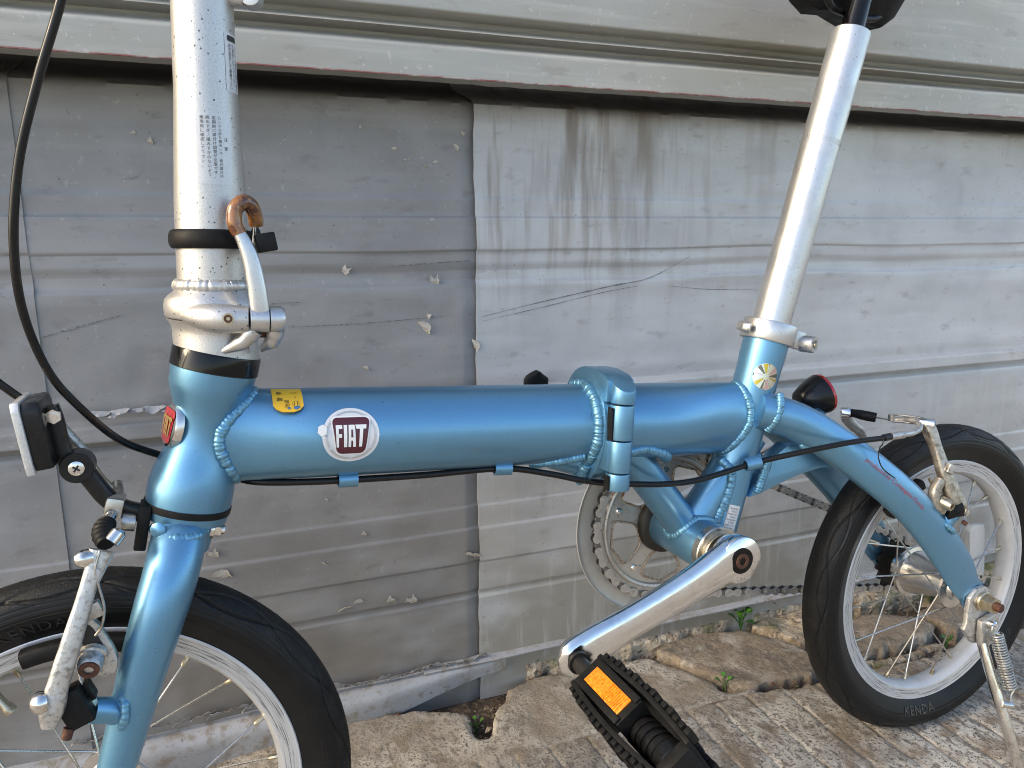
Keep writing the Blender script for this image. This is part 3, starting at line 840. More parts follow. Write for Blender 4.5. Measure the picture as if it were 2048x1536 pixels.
for i in range(60):
    th = R(-35)+R(232)*i/59
    pth.append(hc-TA*.0140+ey*(-math.sin(th)*(TRAD+.0002))+ez*(math.cos(th)*(TRAD+.0002)))
weld('weld_bead', [p for p in pth], .0055, hinge, pitch=.0031)
pth = [hc-TA*.0150+ez*(-.030)+ey*(-.018), hc-TA*.0150+ez*(-.040)+ey*(-.012), hc-TA*.0150+ez*(-.049)+ey*(-.004)]
weld('weld_bead', spline(pth, 8), .0055, hinge, pitch=.0033)
# stub under the main tube, running into the hinge
mb = MB()
mb.tube([tube_at(-.470)+ez*(-.0245), tube_at(-.448)+ez*(-.028), tube_at(-.425)+ez*(-.031)], [.004, .0115, .0165], 24, ref=(0, 1, 0), rb=[.006, .0105, .0145])
mb.build('hinge_gusset', BLUE, hinge)
weld('weld_bead', spline([tube_at(-.474)+ez*-.0315+ey*-.006, tube_at(-.455)+ez*-.0270+ey*-.0165, tube_at(-.432)+ez*-.0222+ey*-.0232], 8), .0046, hinge)
# far-side release lever of the hinge, only its top shows
mb = MB(); mb.tube(spline([(-.4420, .050, .205), (-.4430, .052, .228), (-.4425, .052, .246), (-.4415, .051, .2535)], 6), [.012]*13+[.011, .0095, .0075, .006, .0045, .002], 18, rb=.0035, ref=(1, 0, 0))
mb.build('hinge_lever', BLACKM, hinge)

# struts to the bottom bracket
A0, A1 = tube_at(-.385)+ez*-.020, BB+V((-.012, 0, .018))
strut = MB().tube([A0, A0.lerp(A1, .3), A1], [.0185, .0160, .0160], 36, ref=(0, 1, 0), rb=[.0165, .0155, .0155]).build('lower_strut', BLUE, bike)
fbb = lambda p: math.hypot(p.x-BB.x, p.z-BB.z)-.0215
sd = (A1-A0).normalized()
weld('weld_bead', joint(A0, sd, .0152, fbb, .13), .0042, strut, closed=True)
weld('weld_bead', spline([tube_at(-.398)+ez*-.0222+ey*-.0235, tube_at(-.382)+ez*-.0185+ey*-.0258, tube_at(-.366)+ez*-.0215+ey*-.0245, tube_at(-.352)+ez*-.0275+ey*-.0185, tube_at(-.346)+ez*-.0320+ey*-.008], 8), .0050, strut)
B0, B1 = BB+V((.002, 0, .012)), V((-.2520, 0, .1870))
sd = (B1-B0).normalized()
bstr = MB().tube([B0, B1], .0165, 36).build('seat_strut', BLUE, bike)
weld('weld_bead', [p for p in joint(B0, sd, .0165, fs_, .11, a0=R(-88), a1=R(88))], .0052, bstr, pitch=.0034)
weld('weld_bead', joint(B1, -sd, .0165, fbb, .12, a0=R(-120), a1=R(120)), .0038, bstr)
bbs = MB().lathe([(-.034, .0210), (-.033, .0215), (.033, .0215), (.034, .0210)], BB, (0, 1, 0), 48).build('bottom_bracket', BLUE, bike)
mb = MB(); mb.lathe([(-.0425, .0170), (-.0425, .0222), (-.0415, .0230), (-.0350, .0230), (-.0342, .0222)], BB, (0, 1, 0), 48)
mb.build('lock_ring', STEEL, bbs)
mb = MB(); mb.lathe([(-.0470, .0150), (-.0470, .0176), (-.0460, .0182), (-.0420, .0182)], BB, (0, 1, 0), 40); mb.build('bearing_cup', ZINC, bbs)
MB().lathe([(-.052, .0142), (-.040, .0142)], BB, (0, 1, 0), 30).build('spindle_seal', GLOSSB, bbs)

# seat stays: a pair of flattened curved tubes
SP = [(-.2560, -.0120, .2130), (-.2330, -.0175, .2065), (-.2080, -.0235, .1955), (-.1720, -.0325, .1720), (-.1400, -.0420, .1470), (-.1100, -.0478, .1228), (-.0850, -.0500, .1000), (-.0620, -.0512, .0760), (-.0400, -.0520, .0510), (-.0230, -.0530, .0290), (-.0120, -.0535, .0120)]
SH = [.0175, .0175, .0178, .0182, .0185, .0187, .0190, .0195, .0200, .0195, .0160]
SW = [.0170, .0165, .0155, .0140, .0128, .0120, .0112, .0104, .0085, .0055, .0045]
for s_ in (1, -1):
    pts = spline([(x, y*s_, z) for x, y, z in SP], 6)
    mb = MB()
    mb.tube(pts, splinef(SW, 6), 32, ref=(0, 1, 0), rb=splinef(SH, 6))
    st = mb.build('seat_stay', BLUE, bike)
    mb = MB()
    mb.prism([(-.028, .036), (-.010, .030), (.009, .014), (.012, -.004), (.004, -.015), (-.008, -.015), (-.018, -.004), (-.030, .020)], (0, s_*.0535, 0), (1, 0, 0), (0, 0, 1), -.0028, .0028)
    mb.build('dropout', BLUE, st, bevel=.0012)
    if s_ == 1:
        nstay = st
        for hx, hz in ((.0015, .0235), (.0085, .0135)):
            MB().lathe([(0, .0017), (.0004, .0017)], (hx, -.0567, hz), (0, -1, 0), 14).build('eyelet', INK, st)
        weld('weld_bead', spline([(-.2395, -.0240, .2290), (-.2425, -.0285, .2180), (-.2470, -.0285, .2060), (-.2510, -.0215, .1945)], 8), .0042, st)
# gusset plate between seat tube and stays
gp = [(-.2630, .1330), (-.2500, .1500), (-.2340, .1690), (-.2200, .1775), (-.2000, .1745), (-.1700, .1600), (-.1380, .1430), (-.1560, .1485), (-.1800, .1505), (-.2050, .1470), (-.2300, .1410), (-.2500, .1350)]
MB().prism(gp, (0, -.0050, 0), (1, 0, 0), (0, 0, 1), -.0035, .0120).build('stay_gusset', BLUE, nstay, bevel=.002)
weld('weld_bead', spline([(-.2150, -.0250, .1790), (-.1950, -.0310, .1725), (-.1740, -.0370, .1590), (-.1590, -.0420, .1480)], 8), .0046, nstay)
weld('weld_bead', spline([(-.2415, -.0160, .1660), (-.2480, -.0165, .1520), (-.2545, -.0160, .1360)], 8), .0046, nstay)

# ---- head set rings, handle post with its folding joint
MB().lathe([(-.0035, .0262), (-.0035, .0276), (0, .0280), (.0012, .0279)], HB, HA, 48).build('lower_bearing_seal', BLACKM, head)
MB().lathe([(.0934, .0274), (.0940, .0284), (.0955, .0284), (.1050, .0284), (.1064, .0278), (.1066, .0262)], HB, HA, 56).build('head_spacer', GLOSSB, head)
hpost = part('handle_post')
PB, PT = V((-.7003, 0, .330)), V((-.6934, 0, .5149))
PA = (PT-PB).normalized()
prad = [(.002, .0228), (.014, .0226), (.060, .0222), (.130, .0192), (.185, .0186), (.260, .0184)]
MB().lathe(prad, PB, PA, 64).build('post_tube', POST, hpost)
def pr(t):
    for (a, ra), (b, rb) in zip(prad, prad[1:]):
        if a <= t <= b: return ra+(rb-ra)*(t-a)/(b-a)
    return .0186
# lower half of the joint
rings = []
for cx0, cz0, tl, r_ in ((-.7018, .2915, .25, .0262), (-.7017, .2920, .25, .0274), (-.7016, .3000, .20, .0272), (-.7018, .3050, .14, .0266), (-.7018, .3095, .12, .0270), (-.7018, .3130, .12, .0292), (-.7018, .3140, .12, .0296)):
    a_ = V((tl, 0, 1)).normalized(); x_ = V((a_.z, 0, -a_.x))
    rings.append([V((cx0, 0, cz0))+x_*(math.cos(q)*r_)+V((0, math.sin(q)*r_, 0)) for q in [2*math.pi*k/56 for k in range(56)]])
MB().sweep(rings).build('joint_base', POST, hpost)
rings = []
for cx0, cz0, tl, rx, ry in ((-.7016, .3146, .12, .0298, .0292), (-.7016, .3158, .12, .0306, .0300), (-.7012, .3215, .12, .0311, .0304), (-.7010, .3262, .10, .0304, .0298), (-.7008, .3300, .07, .0282, .0278), (-.7005, .3332, .04, .0254, .0254), (-.7003, .3355, .03, .0238, .0238)):
    a_ = V((tl, 0, 1)).normalized(); x_ = V((a_.z, 0, -a_.x))
    rings.append([V((cx0, 0, cz0))+x_*(math.cos(q)*rx)+V((0, math.sin(q)*ry, 0)) for q in [2*math.pi*k/56 for k in range(56)]])
MB().sweep(rings).build('joint_collar', POST, hpost)
wc = V((-.7002, 0, .3374))
weld('weld_bead', [wc+V((math.cos(q)*.0215, math.sin(q)*.0215, -.0008*math.cos(q))) for q in [2*math.pi*k/60 for k in range(60)]], .0052, hpost, WELDS, closed=True, pitch=.0040)
# pivot barrel across the lane side, its legs and the lever
bz = .3165
mb = MB(); mb.tube(spline([(-.7190, -.0200, bz+.0035), (-.7120, -.0255, bz+.0028), (-.7030, -.0305, bz+.0015), (-.6930, -.0335, bz+.0006), (-.6822, -.0345, bz)], 5), splinef([.0045, .0075, .0092, .0092, .0084], 5), 28)
mb.build('pivot_lug', POST, hpost)
mb = MB(); mb.tube([(-.6815, -.0345, bz), (-.6700, -.0345, bz-.0006)], .0084, 28); mb.build('lever_hub', SATIN, hpost, bevel=.0006)
mb = MB(); mb.tube([(-.6693, -.0343, bz-.0006), (-.6625, -.0343, bz-.0009), (-.6602, -.0343, bz-.001)], [.0084, .0084, .0066], 28)
mb.tube([(-.6650, -.033, bz), (-.676, -.018, bz+.002)], .0072, 16); mb.build('pivot_lug', SATIN, hpost)
MB().lathe([(0, .0036), (.0008, .0036)], (-.6946, -.0422, bz+.0015), (-.12, -1, .02), 18).build('pivot_screw_rim', ZINC, hpost)
MB().lathe([(0, .0026), (.0012, .0026), (.0012, .0012), (-.001, .0008)], (-.6946, -.0424, bz+.0015), (-.12, -1, .02), 16).build('pivot_screw', RUST, hpost)
for a, b in (((-.6790, -.0335, .3100), (-.6985, -.0255, .2960)), ((-.6655, -.0320, .3100), (-.6745, -.0190, .2950))):
    mb = MB(); mb.tube(spline([a, (V(a)+V(b))/2+V((.002, -.002, -.001)), b], 6), [.0058]*4+[.005]*4+[.0042, .0036, .003, .0025, .002], 16); mb.build('joint_leg', SATIN, hpost)
MB().tube([(-.678, -.028, .3085), (-.669, -.024, .3075)], .0045, 12).build('joint_bolt', RUST, hpost)
lv = part('clamp_lever')
mb = MB()
path = spline([(-.6748, -.0352, .3170), (-.6752, -.0360, .3260), (-.6762, -.0362, .3400), (-.6782, -.0358, .3540), (-.6812, -.0352, .3640), (-.6848, -.0345, .3720)], 8)
n = len(path)
mb.tube(path, [.0062-.0028*i/n+.0006*math.sin(3.1*i/n) for i in range(n)], 22, ref=(1, 0, 0), rb=[.0060-.0026*i/n for i in range(n)], sq=.7)
mb.build('lever_arm', SATIN, lv)
mb = MB()
path = spline([(-.6838, -.0346, .3695), (-.6862, -.0340, .3768), (-.6850, -.0332, .3850), (-.6800, -.0315, .3893), (-.6752, -.0280, .3870), (-.6728, -.0240, .3805), (-.6725, -.0222, .3755)], 8)
n = len(path)
mb.tube(path, [.0045+.0004*math.sin(3*i/n) for i in range(n)], 18); mb.build('lever_grip', SKIN, lv)
mb = MB(); mb.tube(spline([(-.6726, -.0226, .3770), (-.6732, -.0205, .3690), (-.6752, -.0192, .3615)], 6), [.0030]*8+[.0028, .0026, .0024, .0022, .0016], 14, ref=(1, 0, 0)); mb.build('lever_tip', POL, lv)
# rubber keeper band with a block on the right
bc = PB+PA*.0372
band = MB().tube([bc+V((math.cos(q)*.0243, math.sin(q)*.0243, -.0006*math.cos(q))) for q in [2*math.pi*k/56 for k in range(56)]], .0060, 12, closed=True, ref=tuple(PA), rb=.0024).build('keeper_band', BLACKM, hpost)
MB().box((-.6680, -.0260, .3645), (.0125, .018, .0118), Matrix.Rotation(-.15, 3, 'Y')).build('band_block', BLACKM, band, bevel=.0014)
# clamp lug at the top edge of the picture
mb = MB(); mb.tube([(-.6790, -.006, .5160), (-.6690, -.010, .5158)], .0055, 18); mb.lathe([(0, .0062), (.012, .0062)], (-.6660, -.0145, .5165), (.3, 1, 0), 22); mb.build('upper_clamp_lug', SATIN, hpost, bevel=.0006)

# ---- seat post, clamp, saddle
sp = MB().lathe([(-.05, .0169), (.2780, .0169), (.2860, .0169), (.2868, .0160), (.2850, .0150)], SB, SA, 56).build('seat_post', SATIN, bike)
for k in range(30):
    q = R(-178)+R(176)*k/29
    e1 = V((0, -1, 0)); e2 = SA.cross(e1)
    d_ = e1*math.cos(q+math.pi/2)+e2*math.sin(q+math.pi/2)
    c = SB+SA*.1866+d_*.01685
    if d_.y < .2: MB().box(c, (.0006, .0006, .0042), Matrix((d_.cross(SA), d_, SA)).transposed()).build('height_mark', STEEL, sp)
cl = part('seat_clamp')
MB().lathe([(.003, .0206), (.0032, .0236), (.0045, .0243), (.0195, .0243), (.0208, .0236), (.0210, .0180)], SB, SA, 48).build('clamp_band', SATIN, cl)
cx_ = SB+SA*.012
sx = (V((1, 0, 0))-SA*SA.x).normalized()
rotS = Matrix((sx, V((0, 1, 0)), SA)).transposed()
mb = MB(); mb.box(cx_+sx*.0270+V((0, -.006, 0)), (.013, .012, .0165), rotS); mb.build('clamp_ear', SATIN, cl, bevel=.002)
mb = MB(); mb.box(cx_+sx*.0270+V((0, .010, 0)), (.013, .010, .0165), rotS); mb.build('clamp_ear', SATIN, cl, bevel=.002)
scp = cx_+sx*.0345+V((0, -.0140, -.0015))
mb = MB()
mb.lathe([(-.0065, .0072)]+[(-.0060+.0120*i/1, .0076) for i in (0, 1)]+[(.0068, .0070), (.0068, .0042), (.0060, .0040)], scp, (.42, -1, -.05), 36); mb.build('thumb_screw', CAST, cl)
MB().lathe([(.0055, .0028), (.0078, .0024), (.0078, .0008)], scp, (.42, -1, -.05), 14).build('screw_tip', ZINC, cl)
mb = MB(); mb.tube(spline([cx_-sx*.020+V((0, .016, 0)), cx_-sx*.029+V((0, .004, -.001)), cx_-sx*.0318+V((0, -.004, -.002)), cx_-sx*.0290+V((0, -.0085, -.002))], 6), .0042, 14, ref=tuple(SA), rb=.0032, sq=.7); mb.build('quick_release_lever', CAST, cl)
sad = part('saddle')
top_ = SB+SA*.2868
mb = MB(); mb.lathe([(-.004, .0105), (.024, .0098), (.060, .0098)], top_, SA, 26); mb.build('saddle_pillar', GLOSSB, sad)
mb = MB()
rings = []
for x, z0, z1, w in ((-.205, .592, .640, .012), (-.190, .574, .640, .022), (-.172, .566, .640, .030), (-.150, .568, .640, .036), (-.122, .560, .640, .040), (-.102, .556, .640, .042), (-.086, .566, .640, .042), (-.070, .590, .640, .045), (-.02, .600, .640, .055), (.03, .606, .640, .060)):
    rings.append([V((x, -w+.030, z1)), V((x, -w*.8+.030, (z0+z1)/2)), V((x, -w*.35+.030, z0)), V((x, w*.5+.030, z0+.003)), V((x, w+.030, (z0+z1)/2)), V((x, w+.030, z1))])
mb.sweep(rings); mb.build('saddle_base', BLACKM, sad, bevel=.003, angle=50)
mb = MB(); mb.tube(spline([(-.196, -.004, .583), (-.178, .002, .565), (-.150, .010, .5625), (-.118, .014, .562), (-.092, .016, .571)], 6), .0034, 10); mb.build('saddle_rail', BLACKP, sad)

# ---- wheels
RT_IN, R_RIM, R_OUT = .121, .133, .1702
def tyre_mesh():
    na, nc = 900, 112
    vs, fs, mi = [], [], []
    for i in range(na):
        th = 2*math.pi*i/na
        for j in range(nc):
            s_ = j/(nc-1)                   # across the section, bead to bead
            ph = (s_-.5)*2                   # -1 .. 1
            a = ph*R(124)
            w, h = .0184, .0181
            rr = R_RIM+.0190+h*math.cos(a)
            yy = w*math.sin(a)
            bl = smooth01(.80, 1.0, abs(ph))
            rr = rr*(1-bl)+.1322*bl; yy = yy*(1-bl)+math.copysign(.0098, ph)*bl
            sgn = 1 if ph > 0 else -1
            u = abs(ph)
            d = 0
            k = 9
            w1 = .34+.15*math.sin(k*th+sgn*.8)
            w2 = .34-.15*math.sin(k*th+sgn*.8+.35)
            for tt, wd, dp in ((w1, .026, .0016), (w2, .022, .0013), (.56, .012, .0009)):
                q = abs(u-tt)/wd
                if q < 1: d += dp*(1-q*q)
            # slanted cuts from the leaf tips to the shoulder
            q = abs(((k*th/math.pi+u*1.6+sgn*.25) % 1)-.5)
            if .44 < u < .56 and q < .030: d += .0011*(1-q/.030)
            for tt in (.655, .70, .745, .80):
                q = abs(u-tt)/.009
                if q < 1: d += .0007*(1-q)
            if .60 < u < .64: d += .00040*(i % 2)
            if u < .26: d -= .0005*mnoise.noise(V((th*160, ph*30, 3)))
            rr -= d*math.cos(a); yy -= d*math.sin(a)
            vs.append((rr*math.cos(th), yy, rr*math.sin(th)))
            mi.append(0 if u < .50 else 1)
    for i in range(na):
        for j in range(nc-1):
            i2 = (i+1) % na
            fs.append((i*nc+j, i*nc+j+1, i2*nc+j+1, i2*nc+j))
    me = bpy.data.meshes.new('tyre')
    me.from_pydata(vs, [], fs)
    me.materials.append(TREAD); me.materials.append(SIDE)
    me.polygons.foreach_set('material_index', [mi[f[0]] for f in fs])
    me.polygons.foreach_set('use_smooth', [True]*len(fs))
    return me
def rim_track_mat():
    m = M('scuffed_brake_track', (0.52, 0.52, 0.515), 0.35, 0.38)
    nt = m.node_tree; n, l = nt.nodes, nt.links
    b = n['Principled BSDF']
    tc = n.new('ShaderNodeTexCoord'); sx_ = n.new('ShaderNodeSeparateXYZ'); l.new(tc.outputs['Object'], sx_.inputs[0])
    def mt(op, a, c=None):
        x = n.new('ShaderNodeMath'); x.operation = op
        for k, v_ in ((0, a), (1, c)):
            if v_ is None: continue
            if isinstance(v_, (int, float)): x.inputs[k].default_value = v_
            else: l.new(v_, x.inputs[k])
        return x.outputs[0]
    rad = mt('SQRT', mt('ADD', mt('MULTIPLY', sx_.outputs[0], sx_.outputs[0]), mt('MULTIPLY', sx_.outputs[2], sx_.outputs[2])))
    ang = mt('ARCTAN2', sx_.outputs[2], sx_.outputs[0])
    cb = n.new('ShaderNodeCombineXYZ')
    l.new(mt('MULTIPLY', rad, 900), cb.inputs[0]); l.new(mt('MULTIPLY', ang, 3.0), cb.inputs[1])
    nz = n.new('ShaderNodeTexNoise'); nz.inputs['Scale'].default_value = 1.0; nz.inputs['Detail'].default_value = 4; nz.inputs['Roughness'].default_value = .75
    l.new(cb.outputs[0], nz.inputs['Vector'])
    mr = n.new('ShaderNodeMapRange'); mr.inputs['From Min'].default_value = .50; mr.inputs['From Max'].default_value = .62
    l.new(nz.outputs['Fac'], mr.inputs['Value'])
    mx = n.new('ShaderNodeMix'); mx.data_type = 'RGBA'
    mx.inputs[6].default_value = (.58, .58, .575, 1); mx.inputs[7].default_value = (.10, .10, .098, 1)
    l.new(mr.outputs[0], mx.inputs['Factor']); l.new(mx.outputs[2], b.inputs['Base Color'])
    return m
TRACK = rim_track_mat()
def rim_mesh():
    mb = MB()
    sec = [(.1335, -.0102), (.1338, -.0110), (.1330, -.0116), (.1318, -.0113), (.1225, -.0108), (.1212, -.0104), (.1185, -.0070), (.1172, -.0030), (.1172, .0030), (.1185, .0070), (.1212, .0104), (.1225, .0108), (.1318, .0113), (.1330, .0116), (.1338, .0110), (.1335, .0102)]
    rings = [[V((r*math.cos(2*math.pi*i/120), y, r*math.sin(2*math.pi*i/120))) for r, y in sec] for i in range(120)]
    k = len(sec)
    for i in range(120):
        o = len(mb.v)
        a, b = rings[i], rings[(i+1) % 120]
        for j in range(k-1):
            mb.add([a[j], a[j+1], b[j+1], b[j]], [(0, 1, 2, 3)], 1 if j in (3, 11) else 0)
    return mb.mesh('rim', [RIMM, TRACK], angle=30)
TY, RI = tyre_mesh(), rim_mesh()
spk = MB(); cyl(spk, (0, 0, 0), (0, 0, 1), .00085, 7); SPOKE = spk.mesh('spoke', STEEL)
nip = MB(); nip.lathe([(0, .0017), (.001, .0020), (.0075, .0018), (.009, .0012)], (0, 0, 0), (0, 0, -1), 8); NIPPLE = nip.mesh('spoke_nipple', ZINC)
def aim(a, b, stretch=True):
    a, b = V(a), V(b)
    d = b-a
    m = d.to_track_quat('Z', 'Y').to_matrix().to_4x4()
    if stretch: m = m @ Matrix.Diagonal((1, 1, d.length, 1))
    return Matrix.Translation(a) @ m
def wheel(name, mat, hub_prof, flange, a0, n=20):
    w = part(name)
    w.matrix_local = mat
    link('tyre', TY, w); link('rim', RI, w)
    mb = MB(); mb.lathe(hub_prof, (0, 0, 0), (0, 1, 0), 36); mb.build('hub', HUBM, w, angle=25)
    for i in range(n):
        s_ = -1 if i % 2 else 1
        ra = a0+2*math.pi*i/n
        lean = (1 if (i//2) % 2 else -1)*R(62)
        fy, fr = flange[0] if s_ < 0 else flange[1]
        ha = ra+lean
        p0 = V((fr*math.cos(ha), fy, fr*math.sin(ha)))
        p1 = V((.1178*math.cos(ra), s_*.0018, .1178*math.sin(ra)))
        o = link('spoke', SPOKE, w, aim(p0, p1))
        d = (p1-p0).normalized()
        link('spoke_nipple', NIPPLE, w, aim(p1+d*.0008, p1-d*.01, False) @ Matrix.Rotation(math.pi, 4, 'X'))
    return w
rw = wheel('rear_wheel', Matrix.Identity(4), [(-.046, .0055), (-.036, .0055), (-.0355, .0105), (-.031, .0125), (-.0305, .0210), (-.0275, .0214), (-.0268, .0150), (-.024, .0140), (-.012, .0165), (.008, .0225), (.0165, .0245), (.0175, .0285), (.0210, .0285), (.0220, .0200), (.033, .0190), (.034, .0060), (.050, .0055)], ((-.0290, .0190), (.0195, .0262)), R(7))
DS = R(-3.8)
fhub0 = V((-.800, 0, -.0169))
steer = Matrix.Translation(HB) @ Matrix.Rotation(DS, 4, HA) @ Matrix.Translation(-HB)
fmat = steer @ Matrix.Translation(fhub0)
fwh = wheel('front_wheel', fmat, [(-.050, .0050), (-.040, .0050), (-.0395, .0100), (-.036, .0120), (-.0355, .0200), (-.0330, .0205), (-.0322, .0130), (-.028, .0120), (.028, .0120), (.0322, .0130), (.0330, .0205), (.0355, .0200), (.036, .0120), (.040, .0100), (.040, .0050), (.050, .0050)], ((-.0342, .0170), (.0342, .0170)), R(3))
# spoke reflectors
def spoke_reflector(w, ang, y):
    mb = MB()
    c = V((math.cos(ang), 0, math.sin(ang))); t = V((-math.sin(ang), 0, math.cos(ang)))
    mb.prism([(-.036, -.008), (-.030, -.0125), (.030, -.0125), (.036, -.008), (.033, .010), (.026, .0125), (-.026, .0125), (-.033, .010)], c*.088+V((0, y, 0)), t, c, -.0035, .0035)
    r = mb.build('spoke_reflector', CLEAR, w, bevel=.0012)
    mb = MB(); mb.prism([(-.027, -.0065), (.027, -.0065), (.025, .0065), (-.025, .0065)], c*.088+V((0, y-.0046, 0)), t, c, -.0008, .0008)
    mb.prism([(-.027, -.0065), (.027, -.0065), (.025, .0065), (-.025, .0065)], c*.088+V((0, y+.0046, 0)), t, c, -.0008, .0008)
    return r
spoke_reflector(rw, R(6), .012)
spoke_reflector(fwh, R(-22), .0)
# valve of the front tyre
mb = MB(); c = V((math.cos(R(120)), 0, math.sin(R(120))))
mb.tube([c*.120, c*.098, c*.0965, c*.0925, c*.092], [.0030, .0030, .0040, .0040, .0026], 12); mb.build('valve', ZINC, fwh)
# maker's name on the rear sidewall, picked out by dust
def text_mesh(body, size, align='CENTER', shear=0, font_line=1.0, ch=1.0):
    cu = bpy.data.curves.new('lettering', 'FONT')
    cu.body = body; cu.size = size; cu.align_x = align; cu.align_y = 'CENTER'; cu.shear = shear; cu.space_line = font_line; cu.space_character = ch
    cu.resolution_u = 2
    ob = bpy.data.objects.new('lettering', cu)
    COL.objects.link(ob)
    dg = bpy.context.evaluated_depsgraph_get()
    me = bpy.data.meshes.new_from_object(ob.evaluated_get(dg))
    bpy.data.objects.remove(ob)
    return me
def wrap(name, me, fn, mat, parent, cut=None):
    bm = bmesh.new(); bm.from_mesh(me)
    if cut:
        for axn in (0, 1):
            st_ = cut[axn]
            if not st_: continue
            lo, hi = min(v.co[axn] for v in bm.verts), max(v.co[axn] for v in bm.verts)
            k = math.floor(lo/st_)+1
            while k*st_ < hi:
                no = V((1, 0, 0)) if axn == 0 else V((0, 1, 0))
                bmesh.ops.bisect_plane(bm, geom=bm.verts[:]+bm.edges[:]+bm.faces[:], plane_co=no*(k*st_), plane_no=no)
                k += 1
    for v in bm.verts: v.co = fn(v.co.x, v.co.y)
    bmesh.ops.triangulate(bm, faces=bm.faces)
    m2 = bpy.data.meshes.new(name); bm.to_mesh(m2); bm.free()
    m2.materials.append(mat)
    m2.polygons.foreach_set('use_smooth', [True]*len(m2.polygons))
    return link(name, m2, parent)
def poly_mesh(pts):
    me = bpy.data.meshes.new('patch')
    me.from_pydata([(x, y, 0) for x, y in pts], [], [tuple(range(len(pts)))])
    return me
def rect(x0, x1, y0, y1, r=0, n=5):
    if not r: return poly_mesh([(x0, y0), (x1, y0), (x1, y1), (x0, y1)])
    o = []
    for cx, cy, a in ((x1-r, y0+r, -90), (x1-r, y1-r, 0), (x0+r, y1-r, 90), (x0+r, y0+r, 180)):
        o += [(cx+r*math.cos(R(a+90*k/n)), cy+r*math.sin(R(a+90*k/n))) for k in range(n+1)]
    return poly_mesh(o)
def disc(r, n=40, cx=0, cy=0): return poly_mesh([(cx+r*math.cos(2*math.pi*i/n), cy+r*math.sin(2*math.pi*i/n)) for i in range(n)])
def on_cyl(o, ax, front, rad, lift):
    """(u along the axis, v round the tube) -> point"""
    o, ax = V(o), V(ax).normalized()
    f = (V(front)-ax*V(front).dot(ax)).normalized()
    t = ax.cross(f)
    if t.z < 0 and abs(ax.z) < .7: t = -t
    def fn(u, v):
        r = rad(u) if callable(rad) else rad
        a = v/r
        return o+ax*u+(f*math.cos(a)+t*math.sin(a))*(r+lift)
    return fn
def sect(u):
    a = u*R(124)
    rr, yy = R_RIM+.0190+.0181*math.cos(a), .0184*math.sin(a)
    bl = smooth01(.80, 1.0, u)
    return rr*(1-bl)+.1322*bl, yy*(1-bl)+.0098*bl
SECT = [sect(.35+.65*i/80) for i in range(81)]
def side_y(r): return min(SECT, key=lambda q: abs(q[0]-r))[1]
def on_wheel(a_mid, r_mid):
    def fn(u, v):
        flip = -1 if math.sin(a_mid) > 0 else 1
        a = a_mid+flip*u/r_mid
        r = r_mid+(v if flip < 0 else -v)
        return V((r*math.cos(a), -side_y(r)-.0006, r*math.sin(a)))
    return fn
wrap('sidewall_lettering', text_mesh('KENDA', .0125, ch=1.15), on_wheel(R(262), .1445), DUST, rw, (None, .002))
wrap('sidewall_lettering', text_mesh('14 x 1.50', .0065), on_wheel(R(322), .1425), M('faint_dust', (.045, .042, .036), 0, .7), rw, (None, .002))
wrap('sidewall_lettering', text_mesh('KENDA', .0115, ch=1.15), on_wheel(R(100), .1432), M('faint_emboss', (.014, .0135, .013), 0, .6), fwh, (None, .002))

# ---- fork
def steerp(p): return steer @ V(p)
fork = part('fork')
MB().lathe([(-.0115, .0215), (-.0095, .0262), (-.0036, .0270), (-.0036, .0200)], HB, HA, 48).build('crown_race', BLUE, fork)
MB().tube([HB-HA*.010, HB-HA*.020, HB-HA*.030, HB-HA*.036], [.0195, .0195, .0185, .012], 32).build('fork_crown', BLUE, fork)
for s_ in (1, -1):
    P = [(-.7325, -.0110, .1790), (-.7360, -.0225, .1700), (-.7410, -.0330, .1555), (-.7480, -.0395, .1370), (-.7597, -.0420, .1050), (-.7695, -.0430, .0755), (-.7795, -.0440, .0455), (-.7900, -.0450, .0140), (-.8000, -.0460, -.0169)]
    if s_ < 0:
        Q = []
        for p in P:
            q = steer.inverted() @ V(p); q.y = -q.y; Q.append(steer @ q)
        P = Q
    mb = MB()
    mb.tube(spline(P, 6), splinef([.0170, .0172, .0170, .0165, .0150, .0135, .0120, .0105, .0095], 6), 30, ref=(1, 0, 0), rb=splinef([.0125, .0150, .0158, .0155, .0140, .0125, .0110, .0092, .0060], 6))
    lg = mb.build('fork_leg', BLUE, fork)
    if s_ > 0: nleg = lg
weld('weld_bead', spline([(-.7505, -.0120, .1815), (-.7440, -.0260, .1790), (-.7350, -.0315, .1775), (-.7250, -.0285, .1760), (-.7170, -.0160, .1760)], 8), .0042, nleg)
MB().lathe([(0, .0046), (.0012, .0050), (.0022, .0036)], (-.7462, -.0265, .1835), (-.4, -1, .2), 14).build('crown_plug', BLUE, nleg)
# crown bolt: head at the front, nut at the back
bd = V((.97, 0, -.24)).normalized()
mb = MB(); mb.tube([(-.7600, -.012, .1858), (-.7680, -.012, .1878)], .0058, 20); mb.build('crown_bolt', STEEL, fork, bevel=.0006)
mb = MB(); mb.tube([(-.7165, -.004, .1722), (-.7130, -.004, .1713)], .0068, 18); mb.tube([(-.7130, -.004, .1713), (-.7085, -.004, .1702)], .0056, 6); mb.tube([(-.7085, -.004, .1702), (-.7062, -.004, .1696)], .0034, 12); mb.build('crown_nut', CHROME, fork, bevel=.0005)
